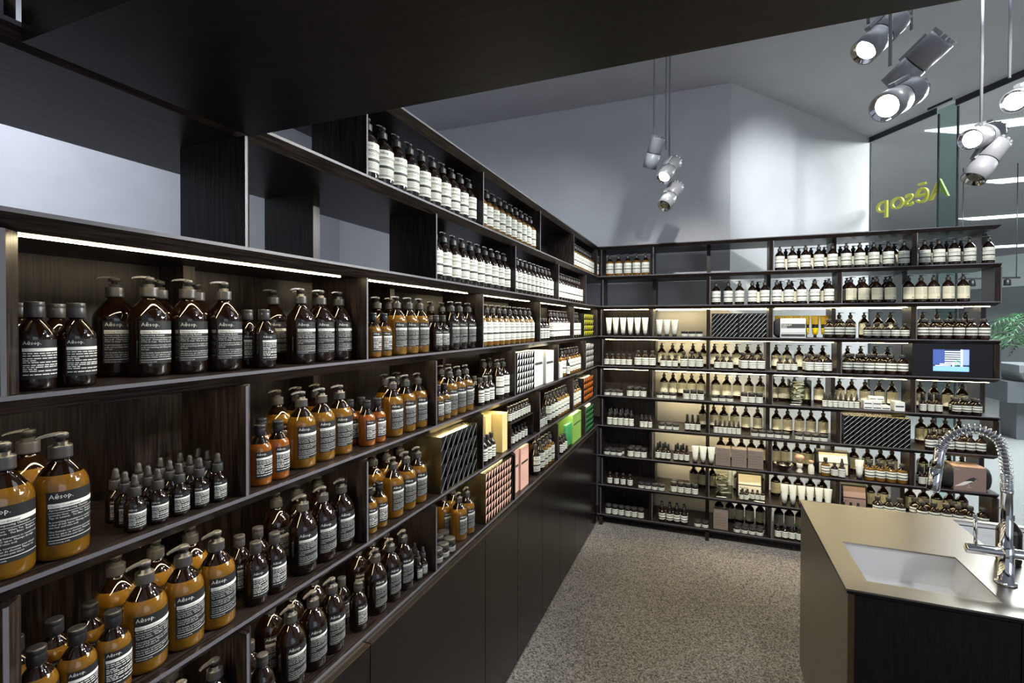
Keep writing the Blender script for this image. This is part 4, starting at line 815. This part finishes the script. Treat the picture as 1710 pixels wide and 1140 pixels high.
lampset('large cluster of three grey spotlights hanging over the island', [((1.656, -1.923, 3.000), (1.518, -2.003, 2.848), 1, 45), ((1.807, -1.934, 2.886), (1.666, -1.820, 2.762), 0, 70), ((1.666, -2.073, 2.636), (1.534, -2.216, 2.533), 1, 50)], [((1.573, -2.137, 2.718), (1.573, -2.137, 3.90)), ((1.713, -1.896, 2.959), (1.713, -1.896, 3.90)), ((1.560, -1.902, 3.014), (1.560, -1.902, 3.90))], (1.648, -2.030), 'spotlight clusters')
lampset('smaller cluster of grey spotlights before the storefront glass', [((2.269, -1.216, 2.701), (2.118, -1.360, 2.631), 1, 45), ((2.271, -1.247, 2.636), (2.157, -1.294, 2.453), 0, 10), ((2.373, -1.231, 2.859), (2.263, -1.403, 2.776), 1, 45)], [((2.177, -1.316, 2.694), (2.177, -1.316, 3.90)), ((2.295, -1.287, 2.936), (2.295, -1.287, 3.90))], (2.199, -1.328), 'spotlight clusters')
# ------------------------------------------------------------------ storefront sign, mirrored because it faces the mall
sg = empty('storefront_sign', (0, 0, 0)); tag(sg, 'yellow raised shop name on the storefront glass, seen from behind', 'sign')
sig = mat('yellow_sign_acrylic', (0.62, 0.62, 0.02), 0.35); sx = 0.94
for ch, sL, sR in (('A', 0.700, 0.898), ('\u0113', 0.550, 0.688), ('s', 0.427, 0.520), ('o', 0.250, 0.412), ('p', 0.070, 0.212)):
    v, f = text_mesh(ch, 0.285, 0.012, 'LEFT', 4); xa, xb = min(q[0] for q in v), max(q[0] for q in v)
    m = MB().add([(*gp(sR - (p[0] - xa) * (sR - sL) / (xb - xa), 0.022 + p[2]), 3.015 + p[1]) for p in v], [tuple(reversed(q)) for q in f]); m.build('letter', sig, sg)
# ------------------------------------------------------------------ mall beyond the glass
struct(MB().prism([(-3.45, 2.7), gp(0, 0.02), gp(11, 0.02), (16, -6.4), (16, 30), (-3.45, 30)], 'z', FLOOR - 0.05, FLOOR - 0.001).build('floor_mall', mall_floor))
mceil = mat('mall_ceiling_grey', (0.58, 0.56, 0.56), 0.8); struct(MB().prism([(-3.45, 2.75), gp(0, 0.12), gp(11, 0.12), (16, -6.4), (16, 30), (-3.45, 30)], 'z', 4.75, 4.85).build('ceiling_mall', mceil))
slot = mat('mall_light_slot', (1, 1, 1), 0.5, emit=(0.9, 0.97, 1.0), estr=2.2)
for i, (xa, ya, xb, yb, w_) in enumerate(((4.05, 5.05, 10.0, 4.75, 0.30), (6.2, 8.8, 12.0, 8.4, 0.34), (7.5, 13.2, 15.0, 12.7, 0.4), (9.0, 20.0, 15.5, 19.4, 0.6))):
    a, b_, c_, d_ = (xa, ya), (xb, yb), (xb, yb + w_), (xa + 0.5, ya + w_)
    tag(MB().prism([a, b_, c_, d_], 'z', 4.735, 4.749).build('ceiling_light_slot', slot), f'{ORD[i + 1]} long white light slot in the mall ceiling beyond the glass', 'ceiling light', 'mall light slots')
mwall = mat('mall_wall_pale_green', (0.42, 0.46, 0.45), 0.6)
a, b_ = gp(-16, 12.5), gp(9, 12.5); struct(MB().prism([a, b_, gp(9, 12.7), gp(-16, 12.7)], 'z', FLOOR, 3.4).build('wall_mall', mwall))
a, b_ = gp(-16, 10.0), gp(9, 10.0); struct(MB().prism([a, b_, gp(9, 10.5), gp(-16, 10.5)], 'z', 2.75, 3.6).build('trim_1', mat('mall_fascia', (0.50, 0.56, 0.54), 0.5)))
for s in (-9, -7.2, -5.4, -3.6, -1.8, 0.0, 1.8): 
    a = gp(s - 2, 10.2); struct(MB().box(a[0] - 0.05, a[0] + 0.05, a[1] - 0.05, a[1] + 0.05, FLOOR, 2.75).build('trim_2', frame_m))
# palm in a planter on a low bench
px_, py_ = 5.62, 6.0
bn = empty('mall_bench', (px_, py_, FLOOR)); tag(bn, 'low dark grey block bench beyond the storefront glass', 'bench')
MB().box(-0.28, 1.6, -0.35, 0.5, 0.60, 0.93).build('seat_block', mat('bench_grey', (0.10, 0.115, 0.125), 0.4), bn); MB().box(-0.1, 0.05, -0.2, 0.3, 0.0, 0.599).build('leg', MATS['bench_grey'], bn); MB().box(1.2, 1.4, -0.2, 0.3, 0.0, 0.599).build('leg', MATS['bench_grey'], bn)
pl = empty('potted_palm', (px_ + 0.25, py_, 0.8306)); tag(pl, 'green palm with fine fronds in a grey tapered planter on the bench', 'plant')
MB().loft([[(-w2, -w2, z_), (w2, -w2, z_), (w2, w2, z_), (-w2, w2, z_)] for w2, z_ in ((0.30, 0), (0.40, 0.14), (0.42, 0.15), (0.43, 0.27))]).build('planter', mat('planter_grey', (0.22, 0.24, 0.25), 0.5), pl)
stem = MB(); leafm = mat('palm_leaf', (0.016, 0.065, 0.022), 0.5); rn = random.Random(2); leaf = MB()
for i in range(7):
    a = rn.uniform(0, 6.28); stem.tube([(0.08 * math.cos(a), 0.08 * math.sin(a), 0.2), (0.13 * math.cos(a), 0.13 * math.sin(a), 0.75)], [0.02, 0.012], 6)
stem.build('stems', mat('palm_stem', (0.10, 0.12, 0.05), 0.6), pl)
for i in range(52):
    a = rn.uniform(0, 6.283); e0 = rn.uniform(0.5, 1.3); L = rn.uniform(0.75, 1.2); base = Vector((0.12 * math.cos(a), 0.12 * math.sin(a), rn.uniform(0.45, 0.85))); d = Vector((math.cos(a), math.sin(a), 0)); prev = base; side = Vector((-math.sin(a), math.cos(a), 0))
    for k in range(1, 13):
        t = k / 12; q = base + d * (L * t * math.cos(e0 * 0.6)) + Vector((0, 0, L * (math.sin(e0) * t - 0.75 * t * t)))
        leaf.tube([prev, q], 0.004, 3)
        if k > 2:
            for sg_ in (-1, 1):
                tip = q + side * sg_ * 0.17 * (1.15 - t) + d * 0.09 - Vector((0, 0, 0.06)); w3 = (q - prev).normalized() * 0.018
                leaf.add([q - w3, q + w3, tip], [(0, 1, 2)])
        prev = q
tag(leaf.build('fronds', leafm, pl), kind='stuff')
tr = empty('track_lights', (5.9, 7.6, 2.6)); tag(tr, 'black track with three small spotlights behind the palm beyond the glass', 'track light')
MB().box(-0.45, 0.45, -0.02, 0.02, 0.0, 0.03).build('track', black_m, tr)
for i in range(3): MB().lathe([(0.05, -0.13), (0.055, -0.12), (0.05, -0.02), (0.02, -0.0006)], 12, c=(-0.25 + i * 0.26, 0, 0)).build('spot_head', black_m, tr)
for sx_ in (-0.4, 0.4): MB().tube([(sx_, 0, 0.03), (sx_, 0, 2.148)], 0.008, 6).build('rod', frame_m, tr)
